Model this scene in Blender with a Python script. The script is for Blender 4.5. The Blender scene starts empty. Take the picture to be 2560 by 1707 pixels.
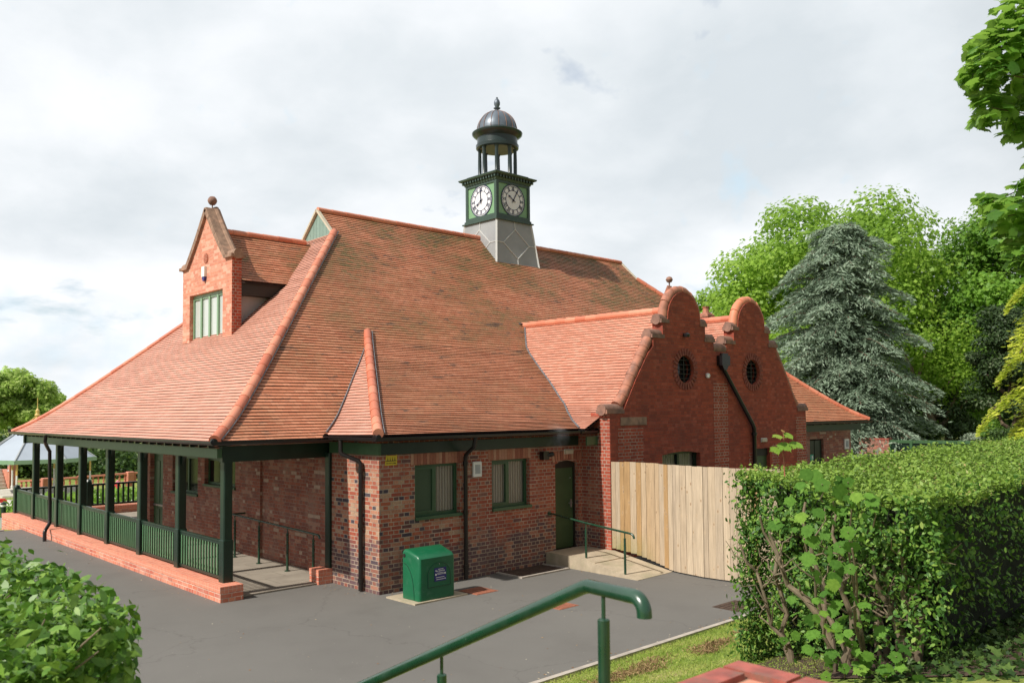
import bpy, math, random
import numpy as np
from mathutils import Vector, Matrix
from mathutils.geometry import tessellate_polygon
random.seed(7); rng = np.random.default_rng(7)
sc = bpy.context.scene
COL = sc.collection
# ------------------------------------------------------------------ camera
yaw, pitch, roll = 0.811763, 0.044208, -0.00859
F = Vector((math.cos(yaw)*math.cos(pitch), math.sin(yaw)*math.cos(pitch), math.sin(pitch)))
R0 = F.cross(Vector((0, 0, 1))).normalized(); U0 = R0.cross(F)
Rv = math.cos(roll)*R0 + math.sin(roll)*U0; Uv = -math.sin(roll)*R0 + math.cos(roll)*U0
cam = bpy.data.objects.new('camera', bpy.data.cameras.new('camera')); COL.objects.link(cam)
cam.matrix_world = Matrix(((Rv.x, Uv.x, -F.x, 0), (Rv.y, Uv.y, -F.y, 0), (Rv.z, Uv.z, -F.z, 3.3), (0, 0, 0, 1)))
cd = cam.data; cd.sensor_width = 36; cd.lens = 2139.9/2560*36; cd.shift_y = (927.77-853.5)/2560
cd.clip_start = 0.05; cd.clip_end = 6000
cd.dof.use_dof = True; cd.dof.focus_distance = 15; cd.dof.aperture_fstop = 4.5
sc.camera = cam
CAM = Vector((0, 0, 3.3))
# ------------------------------------------------------------------ light
SUNDIR = Vector((1, -0.06, -0.97)).normalized()
world = bpy.data.worlds.new('World'); sc.world = world; world.use_nodes = True
nt = world.node_tree; nt.nodes.clear()
def nn(nt, t, **k):
    n = nt.nodes.new(t)
    for a, b in k.items():
        if a in n.bl_rna.properties.keys(): setattr(n, a, b)
    return n
L = nt.links.new
out = nn(nt, 'ShaderNodeOutputWorld')
sky = nn(nt, 'ShaderNodeTexSky'); sky.sky_type = 'NISHITA'; sky.sun_disc = False
sky.sun_elevation = math.asin(-SUNDIR.z); sky.sun_rotation = math.atan2(-SUNDIR.x, -SUNDIR.y)
bg1 = nn(nt, 'ShaderNodeBackground'); bg1.inputs[1].default_value = 0.13; L(sky.outputs[0], bg1.inputs[0])
tc = nn(nt, 'ShaderNodeTexCoord'); sp = nn(nt, 'ShaderNodeSeparateXYZ'); L(tc.outputs['Generated'], sp.inputs[0])
def mth(nt, op, a, b=None, clamp=False):
    n = nt.nodes.new('ShaderNodeMath'); n.operation = op; n.use_clamp = clamp
    for i, v in enumerate((a, b)):
        if v is None: continue
        if isinstance(v, (int, float)): n.inputs[i].default_value = v
        else: nt.links.new(v, n.inputs[i])
    return n.outputs[0]
zz = mth(nt, 'ADD', mth(nt, 'MAXIMUM', sp.outputs[2], 0.0), 0.32)
cb = nn(nt, 'ShaderNodeCombineXYZ'); L(mth(nt, 'DIVIDE', sp.outputs[0], zz), cb.inputs[0]); L(mth(nt, 'DIVIDE', sp.outputs[1], zz), cb.inputs[1])
def wnoise(scale, detail, rough, off, dist=0.0):
    mp = nn(nt, 'ShaderNodeMapping'); mp.inputs[1].default_value = off; L(cb.outputs[0], mp.inputs[0])
    n = nn(nt, 'ShaderNodeTexNoise'); n.inputs['Scale'].default_value = scale; n.inputs['Detail'].default_value = detail
    n.inputs['Roughness'].default_value = rough; n.inputs['Distortion'].default_value = dist; L(mp.outputs[0], n.inputs['Vector']); return n.outputs['Fac']
def ramp(nt, fac, stops, interp='LINEAR'):
    n = nt.nodes.new('ShaderNodeValToRGB'); cr = n.color_ramp; cr.interpolation = interp
    while len(cr.elements) < len(stops): cr.elements.new(0.5)
    for e, (p, c) in zip(cr.elements, stops): e.position = p; e.color = (*c, 1)
    nt.links.new(fac, n.inputs[0]); return n.outputs[0]
cn = mth(nt, 'ADD', mth(nt, 'MULTIPLY', wnoise(1.25, 7, 0.5, (3.1, 0.4, 0), 0.25), .75), mth(nt, 'MULTIPLY', wnoise(3.6, 7, 0.55, (1.7, 6.4, 0), 0.2), .25))
low = mth(nt, 'SUBTRACT', ramp(nt, sp.outputs[2], [(0.0, (.02,)*3), (0.06, (.02,)*3), (0.15, (.0,)*3), (0.26, (.17,)*3), (0.42, (.13,)*3), (.7, (.10,)*3)]), .08)
shade = ramp(nt, mth(nt, 'ADD', cn, low), [(0.43, (0.95, 0.97, 0.99)), (0.50, (0.87, 0.90, 0.93)), (0.57, (0.76, 0.805, 0.84)), (0.65, (0.66, 0.715, 0.755)), (0.78, (0.70, 0.75, 0.79))])
bg2 = nn(nt, 'ShaderNodeBackground'); L(shade, bg2.inputs[0])
south = ramp(nt, mth(nt, 'ADD', mth(nt, 'MULTIPLY', sp.outputs[1], .5), .5), [(.12, (.46,)*3), (.46, (.58,)*3), (.66, (1.0,)*3)])
L(south, bg2.inputs[1])
cov = ramp(nt, wnoise(2.1, 6, 0.55, (8.3, 5.2, 0), 0.2), [(0.28, (0.15, .15, .15)), (0.37, (1, 1, 1))])
# two gaps in the cloud where pale blue shows
def gap(dx, dy, dz, tight, amt):
    v = Vector((dx, dy, dz)).normalized(); dt = nn(nt, 'ShaderNodeVectorMath'); dt.operation = 'DOT_PRODUCT'; dt.inputs[1].default_value = v
    L(tc.outputs['Generated'], dt.inputs[0])
    nz = nn(nt, 'ShaderNodeTexNoise'); nz.inputs['Scale'].default_value = 30; nz.inputs['Detail'].default_value = 5; L(tc.outputs['Generated'], nz.inputs['Vector'])
    a = mth(nt, 'ADD', mth(nt, 'DIVIDE', mth(nt, 'SUBTRACT', dt.outputs['Value'], 1-tight), tight, True), mth(nt, 'MULTIPLY', mth(nt, 'SUBTRACT', nz.outputs['Fac'], .55), 3.2))
    return mth(nt, 'MULTIPLY', mth(nt, 'MULTIPLY', mth(nt, 'SUBTRACT', a, .35), 1.1, True), amt)
f1 = F+Rv*((1840-1280)/2139.9)-Uv*((455-927.77)/2139.9); f2 = F+Rv*((60-1280)/2139.9)-Uv*((860-927.77)/2139.9); f3 = F+Rv*((330-1280)/2139.9)-Uv*((930-927.77)/2139.9)
gp_ = mth(nt, 'MAXIMUM', gap(*f1, .0012, .5), mth(nt, 'MAXIMUM', gap(*f2, .004, .3), gap(*f3, .006, .3)), True)
shade2 = nn(nt, 'ShaderNodeMix'); shade2.data_type = 'RGBA'; L(gp_, shade2.inputs[0]); L(shade, shade2.inputs[6]); shade2.inputs[7].default_value = (.56, .77, .92, 1); L(shade2.outputs[2], bg2.inputs[0])
mx = nn(nt, 'ShaderNodeMixShader'); L(cov, mx.inputs[0]); L(bg1.outputs[0], mx.inputs[1]); L(bg2.outputs[0], mx.inputs[2])
L(mx.outputs[0], out.inputs[0])
sun = bpy.data.objects.new('sun', bpy.data.lights.new('sun', 'SUN')); COL.objects.link(sun)
sun.data.energy = 4.7; sun.data.angle = math.radians(1.2); sun.data.color = (1, 0.95, 0.86)
sun.rotation_euler = SUNDIR.to_track_quat('-Z', 'Y').to_euler(); sun.location = (-20, 10, 30)
sc.view_settings.view_transform = 'Standard'; sc.view_settings.look = 'None'; sc.view_settings.exposure = 0.12; sc.view_settings.gamma = 1
sc.cycles.use_denoising = True
sc.cycles.max_bounces = 6; sc.cycles.transparent_max_bounces = 8

# ------------------------------------------------------------------ mesh helpers
class MB:
    def __init__(s): s.v = []; s.f = []; s.uv = []; s.m = []; s.t = []
    def face(s, pts, uv=None, mi=0, tint=0.5):
        i = len(s.v); s.v += [tuple(p) for p in pts]; s.f.append(tuple(range(i, i+len(pts)))); s.uv.append(uv); s.m.append(mi); s.t.append(tint)
    def poly(s, verts, faces, mi=0, tint=0.5):
        i = len(s.v); s.v += [tuple(p) for p in verts]
        for f in faces: s.f.append(tuple(i+k for k in f)); s.uv.append(None); s.m.append(mi); s.t.append(tint)
    def box(s, x0, y0, z0, x1, y1, z1, mi=0, tint=0.5):
        x0, x1 = sorted((x0, x1)); y0, y1 = sorted((y0, y1)); z0, z1 = sorted((z0, z1))
        v = [(x0,y0,z0),(x1,y0,z0),(x1,y1,z0),(x0,y1,z0),(x0,y0,z1),(x1,y0,z1),(x1,y1,z1),(x0,y1,z1)]
        s.poly(v, [(0,3,2,1),(4,5,6,7),(0,1,5,4),(1,2,6,5),(2,3,7,6),(3,0,4,7)], mi, tint); return s
    def cbox(s, x0, y0, z0, x1, y1, z1, c=0.01, mi=0, tint=0.5):
        # box with chamfered vertical edges and top edge
        x0, x1 = sorted((x0, x1)); y0, y1 = sorted((y0, y1))
        def ring(k, z): return [(x0+k+c,y0+k,z),(x1-k-c,y0+k,z),(x1-k,y0+k+c,z),(x1-k,y1-k-c,z),(x1-k-c,y1-k,z),(x0+k+c,y1-k,z),(x0+k,y1-k-c,z),(x0+k,y0+k+c,z)]
        v = ring(0, z0)+ring(0, z1-c)+ring(c, z1)
        f = [tuple(range(7, -1, -1)), tuple(range(16, 24))]
        for r in (0, 8):
            for k in range(8): f.append((r+k, r+(k+1) % 8, r+8+(k+1) % 8, r+8+k))
        s.poly(v, f, mi, tint); return s
    def bar(s, a, b, w, h, up=(0, 0, 1), mi=0, tint=0.5):
        a = Vector(a); b = Vector(b); d = (b-a).normalized(); sd = d.cross(Vector(up)).normalized(); u = sd.cross(d)
        v = []
        for p in (a, b):
            for i, j in ((-1,-1),(1,-1),(1,1),(-1,1)): v.append(p+sd*(i*w/2)+u*(j*h/2))
        s.poly(v, [(3,2,1,0),(4,5,6,7),(0,1,5,4),(1,2,6,5),(2,3,7,6),(3,0,4,7)], mi, tint); return s
    def tube(s, pts, r, n=10, cap=True, mi=0, tint=0.5, arc=None):
        pts = [Vector(p) for p in pts]; rs = r if isinstance(r, (list, tuple)) else [r]*len(pts)
        v = []; f = []; prev = None
        for i, p in enumerate(pts):
            if i == 0: d = pts[1]-p
            elif i == len(pts)-1: d = p-pts[i-1]
            else: d = (pts[i+1]-p).normalized()+(p-pts[i-1]).normalized()
            d.normalize()
            if prev is None:
                u = Vector((0,0,1)) if abs(d.z) < .9 else Vector((1,0,0))
                sd = d.cross(u).normalized()
            else: sd = (prev-d*prev.dot(d)).normalized()
            prev = sd; u = sd.cross(d)
            for k in range(n):
                a = 2*math.pi*k/n; v.append(p+sd*(math.cos(a)*rs[i])+u*(math.sin(a)*rs[i]))
        for i in range(len(pts)-1):
            for k in range(n): f.append((i*n+k, i*n+(k+1) % n, (i+1)*n+(k+1) % n, (i+1)*n+k))
        if cap: f.append(tuple(range(n-1, -1, -1))); f.append(tuple((len(pts)-1)*n+k for k in range(n)))
        s.poly(v, f, mi, tint); return s
    def lathe(s, prof, c, n=24, mi=0, tint=0.5):
        v = []; f = []
        for (r, z) in prof:
            for k in range(n):
                a = 2*math.pi*k/n; v.append((c[0]+r*math.cos(a), c[1]+r*math.sin(a), z))
        for i in range(len(prof)-1):
            for k in range(n): f.append((i*n+k, i*n+(k+1) % n, (i+1)*n+(k+1) % n, (i+1)*n+k))
        s.poly(v, f, mi, tint); return s
    def prism(s, loops, o, ax, ay, an, th, mi=0, tint=0.5):
        # loops: outer + holes of 2D points; plane o + x*ax + y*ay; thickness th along an
        o, ax, ay, an = map(Vector, (o, ax, ay, an))
        P = [[o+ax*x+ay*y for x, y in lp] for lp in loops]
        flat = [p for lp in P for p in lp]; tris = tessellate_polygon([[Vector((x, y, 0)) for x, y in lp] for lp in loops])
        n = len(flat); v = flat+[p+an*th for p in flat]; f = []
        for t in tris: f.append(tuple(t)); f.append(tuple(n+k for k in reversed(t)))
        b = 0
        for lp in P:
            m = len(lp)
            for k in range(m): f.append((b+k, b+(k+1) % m, n+b+(k+1) % m, n+b+k))
            b += m
        s.poly(v, f, mi, tint); return s
    def split(s, name, mat, parent=None, **k):
        # one object per separate piece (pieces whose boxes touch stay together)
        n = len(s.v); par = list(range(n))
        def fd(a):
            while par[a] != a: par[a] = par[par[a]]; a = par[a]
            return a
        for f in s.f:
            for q in f[1:]: par[fd(f[0])] = fd(q)
        V = np.array(s.v); gr = {}
        for i in range(n): gr.setdefault(fd(i), []).append(i)
        B = [[V[g].min(0)-.002, V[g].max(0)+.002, set(g)] for g in gr.values()]; ch = True
        while ch:
            ch = False
            for i in range(len(B)):
                for j in range(i+1, len(B)):
                    if (B[i][0] <= B[j][1]).all() and (B[j][0] <= B[i][1]).all():
                        B[i] = [np.minimum(B[i][0], B[j][0]), np.maximum(B[i][1], B[j][1]), B[i][2] | B[j][2]]; del B[j]; ch = True; break
                if ch: break
        out_ = []
        for _, _, g in B:
            m = MB()
            ids = sorted(g); mp = {a: b for b, a in enumerate(ids)}; m.v = [s.v[a] for a in ids]
            for f, uv, mi, t in zip(s.f, s.uv, s.m, s.t):
                if f[0] in g: m.f.append(tuple(mp[a] for a in f)); m.uv.append(uv); m.m.append(mi); m.t.append(t)
            out_.append(m.build(name, mat, parent, **k))
        return out_[0]
    def build(s, name, mat, parent=None, base=None, smooth=False, kind=None, recalc=True):
        me = bpy.data.meshes.new(name)
        root = parent
        off = Vector((0, 0, 0))
        if parent is not None: off = WL[parent.name]
        loc = Vector(base) if base is not None else Vector(off)
        me.from_pydata([(x-loc.x, y-loc.y, z-loc.z) for x, y, z in s.v], [], s.f)
        uvl = me.uv_layers.new(name='UVMap'); data = np.zeros(len(me.loops)*2)
        att = me.attributes.new('tint', 'FLOAT', 'FACE'); att.data.foreach_set('value', np.array(s.t, dtype=np.float32))
        for p, uv in zip(me.polygons, s.uv):
            if uv is None:
                nx, ny, nz = map(abs, p.normal)
                for li, vi in zip(p.loop_indices, p.vertices):
                    x, y, z = s.v[vi]
                    if nz > 0.75: a = (x, y)
                    elif ny >= nx: a = (x, z)
                    else: a = (y, z)
                    data[li*2] = a[0]; data[li*2+1] = a[1]
            else:
                for k, li in enumerate(p.loop_indices): data[li*2] = uv[k][0]; data[li*2+1] = uv[k][1]
        uvl.data.foreach_set('uv', data)
        for m in (mat if isinstance(mat, (list, tuple)) else [mat]): me.materials.append(m)
        me.polygons.foreach_set('material_index', s.m)
        if recalc:
            import bmesh
            bm = bmesh.new(); bm.from_mesh(me)
            if smooth: bmesh.ops.remove_doubles(bm, verts=bm.verts, dist=1e-5)
            bmesh.ops.recalc_face_normals(bm, faces=bm.faces); bm.to_mesh(me); bm.free()
        if smooth:
            me.polygons.foreach_set('use_smooth', [True]*len(me.polygons))
            me.set_sharp_from_angle(angle=math.radians(38))
        o = bpy.data.objects.new(name, me); COL.objects.link(o)
        o.location = loc-off; WL[o.name] = loc
        if parent is not None: o.parent = parent
        return o
WL = {}
def tag(o, label=None, cat=None, group=None, kind=None):
    if label: o['label'] = label
    if cat: o['category'] = cat
    if group: o['group'] = group
    if kind: o['kind'] = kind
    return o
def empty(name, loc, label, cat, group=None):
    o = bpy.data.objects.new(name, None); COL.objects.link(o); o.location = loc; o.empty_display_size = .3
    WL[o.name] = Vector(loc); return tag(o, label, cat, group)
def copy_tree(o, parent=None):
    c = o.copy(); COL.objects.link(c)
    WL[c.name] = WL[o.name]
    if parent is not None: c.parent = parent
    for ch in o.children: copy_tree(ch, c)
    return c
# numpy leaf cloud
SHAPES = {
 'diamond': [(0, -.5), (.3, 0), (0, .5), (-.3, 0)],
 'leaf': [(0, -.5), (.21, -.18), (.22, .12), (0, .5), (-.22, .12), (-.21, -.18)],
 'clump': [(0, -.5), (.22, -.2), (.5, -.12), (.25, .1), (.32, .42), (0, .25), (-.3, .5), (-.22, .1), (-.5, 0), (-.2, -.2)],
 'needle': [(-.06, -.5), (.06, -.5), (.02, .5), (-.02, .5)],

 'frond': [(0, -.5), (.10, -.15), (.05, -.1), (.16, .12), (.05, .15), (0, .55), (-.05, .15), (-.16, .12), (-.05, -.1), (-.10, -.15)],
 'spray': [(0, -.5), (.10, -.3), (.34, -.22), (.10, -.12), (.36, .02), (.08, .10), (.26, .28), (0, .55), (-.26, .24), (-.08, .08), (-.36, -.02), (-.10, -.14), (-.34, -.26), (-.10, -.32)],
 'maple': [(0, -.34), (.14, -.40), (.24, -.33), (.36, -.36), (.36, -.22), (.46, -.14), (.40, -.06), (.52, .02), (.60, .12), (.48, .15), (.44, .24), (.31, .20), (.33, .33), (.22, .36), (.15, .46), (.07, .44), (0, .60), (-.07, .44), (-.15, .46), (-.22, .36), (-.33, .33), (-.31, .20), (-.44, .24), (-.48, .15), (-.60, .12), (-.52, .02), (-.40, -.06), (-.46, -.14), (-.36, -.22), (-.36, -.36), (-.24, -.33), (-.14, -.40)],
}
def leaves(name, P, N, size, mat, shape='leaf', parent=None, base=None, A=None, tint=None, bend=0.0, jit=0.6):
    P = np.asarray(P, float); n = len(P); N = np.asarray(N, float)+rng.normal(0, jit, (n, 3))
    N /= np.linalg.norm(N, axis=1)[:, None]+1e-9
    A = rng.normal(0, 1, (n, 3)) if A is None else np.asarray(A, float)+rng.normal(0, .25, (n, 3))
    A = A-N*(A*N).sum(1)[:, None]; A /= np.linalg.norm(A, axis=1)[:, None]+1e-9
    B = np.cross(A, N); S = np.array(SHAPES[shape]); k = len(S)
    size = np.broadcast_to(np.asarray(size, float), (n,))
    V = P[:, None, :]+size[:, None, None]*(S[None, :, 0, None]*B[:, None, :]+S[None, :, 1, None]*A[:, None, :])
    if bend: V = V-size[:, None, None]*bend*(S[None, :, 0, None]**2+S[None, :, 1, None]**2)*N[:, None, :]
    off = WL[parent.name] if parent is not None else Vector((0, 0, 0))
    loc = Vector(base) if base is not None else Vector(off)
    V = V.reshape(-1, 3)-np.array(loc)
    me = bpy.data.meshes.new(name); me.vertices.add(n*k); me.vertices.foreach_set('co', V.astype(np.float32).ravel())
    me.loops.add(n*k); me.loops.foreach_set('vertex_index', np.arange(n*k, dtype=np.int32))
    me.polygons.add(n); me.polygons.foreach_set('loop_start', np.arange(0, n*k, k, dtype=np.int32))
    me.materials.append(mat); me.update(calc_edges=True)
    att = me.attributes.new('tint', 'FLOAT', 'FACE')
    att.data.foreach_set('value', (rng.random(n) if tint is None else np.asarray(tint)).astype(np.float32))
    o = bpy.data.objects.new(name, me); COL.objects.link(o); o.location = loc-off; WL[o.name] = loc
    if parent is not None: o.parent = parent
    return o

# ------------------------------------------------------------------ materials
def newmat(name):
    m = bpy.data.materials.new(name); m.use_nodes = True; t = m.node_tree; t.nodes.clear()
    o = t.nodes.new('ShaderNodeOutputMaterial'); b = t.nodes.new('ShaderNodeBsdfPrincipled'); t.links.new(b.outputs[0], o.inputs[0])
    return m, t, b, o
def noise(t, scale, detail=4, rough=.55, vec=None, out='Fac'):
    n = t.nodes.new('ShaderNodeTexNoise'); n.inputs['Scale'].default_value = scale; n.inputs['Detail'].default_value = detail; n.inputs['Roughness'].default_value = rough
    if vec is None:
        g = t.nodes.new('ShaderNodeNewGeometry'); vec = g.outputs['Position']
    t.links.new(vec, n.inputs['Vector']); return n.outputs[out]
def mix(t, fac, a, b, bt='MIX'):
    n = t.nodes.new('ShaderNodeMix'); n.data_type = 'RGBA'; n.blend_type = bt
    for i, v in ((0, fac), (6, a), (7, b)):
        if isinstance(v, (int, float)): n.inputs[i].default_value = v
        elif isinstance(v, tuple): n.inputs[i].default_value = (*v, 1)
        else: t.links.new(v, n.inputs[i])
    return n.outputs[2]
def bump(t, b, h, strength=.3, dist=.01):
    n = t.nodes.new('ShaderNodeBump'); n.inputs['Strength'].default_value = strength; n.inputs['Distance'].default_value = dist
    t.links.new(h, n.inputs['Height']); t.links.new(n.outputs[0], b.inputs['Normal'])
def uvn(t): return t.nodes.new('ShaderNodeUVMap').outputs[0]
def attr(t, name='tint'):
    a = t.nodes.new('ShaderNodeAttribute'); a.attribute_name = name; return a.outputs['Fac']
def plain(name, col, rough=.5, var=.15, scale=6, metal=0, spec=.5, dirt=None, dscale=2.0, bmp=0.0):
    m, t, b, o = newmat(name)
    lo = tuple(c*(1-var) for c in col); hi = tuple(min(1, c*(1+var)) for c in col)
    c = ramp(t, noise(t, scale), [(.3, lo), (.7, hi)])
    if dirt: c = mix(t, ramp(t, noise(t, dscale, 6, .65), [(.5, (0,0,0)), (.72, (1,1,1))]), c, dirt)
    t.links.new(c, b.inputs['Base Color']); b.inputs['Roughness'].default_value = rough; b.inputs['Metallic'].default_value = metal
    b.inputs['Specular IOR Level'].default_value = spec
    if bmp: bump(t, b, noise(t, scale*8, 5), bmp, .004)
    return m
def bricktex(t, w, h, mortar, offset=.5, freq=2, squash=1.0, sqf=2, smooth=.1, vec=None):
    n = t.nodes.new('ShaderNodeTexBrick'); n.inputs['Color1'].default_value = (0,0,0,1); n.inputs['Color2'].default_value = (1,1,1,1); n.inputs['Mortar'].default_value = (.5,.5,.5,1)
    n.inputs['Scale'].default_value = 1; n.inputs['Brick Width'].default_value = w; n.inputs['Row Height'].default_value = h; n.inputs['Mortar Size'].default_value = mortar
    n.inputs['Mortar Smooth'].default_value = smooth; n.offset = offset; n.offset_frequency = freq; n.squash = squash; n.squash_frequency = sqf
    t.links.new(vec if vec is not None else uvn(t), n.inputs['Vector']); return n
def brick(name, stops, mortar, msize=.006, var=.2, stain=None, stain_amt=.5, interp='CONSTANT', mask=None, stops2=None, sscale=1.2):
    m, t, b, o = newmat(name)
    # slightly wobbly courses
    uv = uvn(t); wob = t.nodes.new('ShaderNodeVectorMath'); wob.operation = 'MULTIPLY_ADD'
    t.links.new(noise(t, 3.0, 3, .6, out='Color'), wob.inputs[0]); wob.inputs[1].default_value = (.012, .012, 0); t.links.new(uv, wob.inputs[2])
    br = bricktex(t, .235, .075, msize, .5, 2, .5, 2, .15, wob.outputs[0])
    sepc = t.nodes.new('ShaderNodeSeparateColor'); t.links.new(br.outputs['Color'], sepc.inputs[0]); f = sepc.outputs[0]
    c = ramp(t, f, stops, interp)
    if stops2:
        c2 = ramp(t, f, stops2, interp); c = mix(t, mask(t), c, c2)
        g_ = t.nodes.new('ShaderNodeNewGeometry'); s_ = t.nodes.new('ShaderNodeSeparateXYZ'); t.links.new(g_.outputs['Position'], s_.inputs[0])
        hh = mth(t, 'ADD', s_.outputs[2], mth(t, 'MULTIPLY', noise(t, 1.1, 4, .6), 1.6))
        c = mix(t, ramp(t, mth(t, 'MULTIPLY', hh, .5), [(.72, (.85,)*3), (.84, (0,)*3)]), c, ramp(t, f, BLUE, interp))
    c = mix(t, .8, c, ramp(t, noise(t, 40, 4, .6), [(.3, (1-var,)*3), (.7, (1+var,)*3)]), 'MULTIPLY')
    mc = mix(t, ramp(t, noise(t, 5, 4), [(.35, (0,0,0)), (.65, (1,1,1))]), mortar, tuple(x*.55 for x in mortar))
    if stain:
        c = mix(t, mth(t, 'MULTIPLY', ramp(t, noise(t, sscale, 6, .65), [(.45, (0,0,0)), (.68, (1,1,1))]), stain_amt), c, stain)
    c = mix(t, br.outputs['Fac'], c, mc)
    t.links.new(c, b.inputs['Base Color']); b.inputs['Roughness'].default_value = .85; b.inputs['Specular IOR Level'].default_value = .25
    h = mth(t, 'ADD', mth(t, 'MULTIPLY', br.outputs['Fac'], -1.0), mth(t, 'MULTIPLY', noise(t, 60, 4), .35))
    bump(t, b, h, .55, .006); return m
RED = [(0, (.30,.075,.045)), (.25, (.35,.095,.055)), (.5, (.26,.065,.042)), (.75, (.38,.115,.07))]
GABLE = [(0, (.34,.072,.042)), (.3, (.39,.080,.045)), (.6, (.29,.062,.038)), (.85, (.42,.098,.06))]
OLD = [(0, (.34,.085,.05)), (.20, (.44,.20,.125)), (.32, (.30,.075,.05)), (.46, (.07,.055,.07)), (.55, (.42,.26,.17)), (.66, (.38,.11,.06)), (.82, (.13,.06,.055)), (.89, (.40,.19,.12))]
REDMIX = [(0, (.32,.08,.048)), (.3, (.36,.10,.06)), (.6, (.27,.07,.048)), (.85, (.39,.14,.085)), (.95, (.15,.07,.065))]
BLUE = [(0, (.09,.07,.085)), (.3, (.13,.075,.075)), (.55, (.24,.08,.06)), (.7, (.075,.06,.075)), (.88, (.36,.16,.11))]
def old_mask(t):
    # 0 = old patched brick near the corner and below, 1 = plain red
    g = t.nodes.new('ShaderNodeNewGeometry'); s = t.nodes.new('ShaderNodeSeparateXYZ'); t.links.new(g.outputs['Position'], s.inputs[0])
    a = mth(t, 'MULTIPLY', mth(t, 'SUBTRACT', s.outputs[0], 10.8), 1.2, True)
    bz = mth(t, 'MULTIPLY', mth(t, 'SUBTRACT', s.outputs[2], 2.15), 12, True)
    return mth(t, 'MAXIMUM', a, bz)
M = {}
M['brick_old'] = brick('old_brick', OLD, (.50,.39,.30), .0075, .3, (.42,.33,.26), .12, mask=old_mask, stops2=REDMIX)
M['brick_gable'] = brick('gable_brick', GABLE, (.27,.115,.08), .004, .25, (.15,.055,.045), .45)
M['brick_patch'] = brick('patch_brick', GABLE, (.50,.40,.32), .007, .2)
M['brick_ver'] = brick('verandah_brick', [(0, (.30,.10,.07)), (.3, (.36,.12,.08)), (.55, (.25,.095,.075)), (.84, (.40,.20,.14)), (.95, (.48,.34,.26))], (.40,.29,.22), .006, .25, (.46,.33,.26), .4)
M['brick_new'] = brick('new_brick', [(0, (.56,.16,.095)), (.3, (.64,.20,.12)), (.6, (.48,.13,.085)), (.85, (.68,.25,.15))], (.80,.60,.48), .006, .12, (.75,.60,.50), .25)
M['brick_dormer'] = brick('dormer_brick', [(0, (.58,.24,.155)), (.3, (.64,.29,.20)), (.6, (.54,.21,.14)), (.85, (.68,.36,.26))], (.70,.46,.35), .004, .12)
M['brick_arch'] = plain('arch_brick', (.24,.065,.045), .85, .35, 14)
def tiles(name, stops, moss, moss_amt, ns=1.0):
    m, t, b, o = newmat(name)
    br = bricktex(t, .165, .1, .0035, .5, 2, 1, 2, .0)
    sepc = t.nodes.new('ShaderNodeSeparateColor'); t.links.new(br.outputs['Color'], sepc.inputs[0])
    c = ramp(t, sepc.outputs[0], stops)
    c = mix(t, .6, c, ramp(t, noise(t, .8, 4), [(.3, (.8,.78,.76)), (.7, (1.12,1.1,1.1))]), 'MULTIPLY')
    if moss_amt:
        g = t.nodes.new('ShaderNodeNewGeometry'); mp = t.nodes.new('ShaderNodeMapping'); mp.inputs['Scale'].default_value = (.8, 1.0, 1.0); t.links.new(g.outputs['Position'], mp.inputs[0])
        n1 = ramp(t, noise(t, .55*ns, 8, .72, mp.outputs[0]), [(.42, (0,0,0)), (.60, (1,1,1))])
        s = t.nodes.new('ShaderNodeSeparateXYZ'); t.links.new(g.outputs['Position'], s.inputs[0])
        hi = mth(t, 'MULTIPLY', mth(t, 'SUBTRACT', s.outputs[2], 3.0), .16, True)
        c = mix(t, mth(t, 'MULTIPLY', mth(t, 'MULTIPLY', mth(t, 'MULTIPLY', n1, mth(t, 'ADD', hi, .25)), mth(t, 'ADD', mth(t, 'MULTIPLY', sepc.outputs[0], .7), .45)), moss_amt*.62, True), c, moss)
        # scattered dark tiles
        mp3 = t.nodes.new('ShaderNodeMapping'); mp3.inputs['Scale'].default_value = (.7, 2.0, 2.0); t.links.new(g.outputs['Position'], mp3.inputs[0])
        n2 = ramp(t, noise(t, 1.9, 6, .72, mp3.outputs[0]), [(.57, (0,0,0)), (.63, (1,1,1))])
        c = mix(t, mth(t, 'MULTIPLY', mth(t, 'MULTIPLY', n2, ramp(t, sepc.outputs[0], [(.25, (0,0,0)), (.5, (1,1,1))])), .8), c, (.11, .07, .05))
    c = mix(t, mth(t, 'MULTIPLY', br.outputs['Fac'], .55), c, (.10,.04,.03))
    t.links.new(c, b.inputs['Base Color']); b.inputs['Roughness'].default_value = .62; b.inputs['Specular IOR Level'].default_value = .4
    return m
M['tile_old'] = tiles('weathered_tile', [(0, (.46,.162,.082)), (.5, (.52,.198,.103)), (1, (.57,.238,.132))], (.185,.130,.050), 1.6)
M['tile_sunlit'] = tiles('sunlit_clean_tile', [(0, (.58,.265,.185)), (.5, (.61,.29,.21)), (1, (.64,.315,.235))], (.3,.2,.12), 0)  # paler, moss-free copy; sun on the west slopes put into the colour
M['tile_wing'] = tiles('wing_tile', [(0, (.52,.205,.13)), (.5, (.57,.24,.16)), (1, (.60,.27,.185))], (.3,.2,.12), 0)
M['tile_edge_shade'] = plain('tile_butt_and_shade', (.05,.022,.016), .9, .4, 9)  # dirty butt edge, with each course's shadow line put into the colour
def hipmat():
    m, t, b, o = newmat('ridge_tile')
    c = ramp(t, attr(t), [(0, (.50,.14,.075)), (.5, (.60,.20,.115)), (1, (.66,.26,.16))])
    c = mix(t, mth(t, 'MULTIPLY', ramp(t, noise(t, 7, 5), [(.45, (0,0,0)), (.75, (1,1,1))]), .35), c, (.36,.14,.09))
    t.links.new(c, b.inputs['Base Color']); b.inputs['Roughness'].default_value = .55; return m
M['hip'] = hipmat()
M['coping'] = plain('terracotta_coping', (.40,.16,.10), .7, .3, 5, dirt=(.14,.09,.075), dscale=3.2, bmp=.2)
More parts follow.
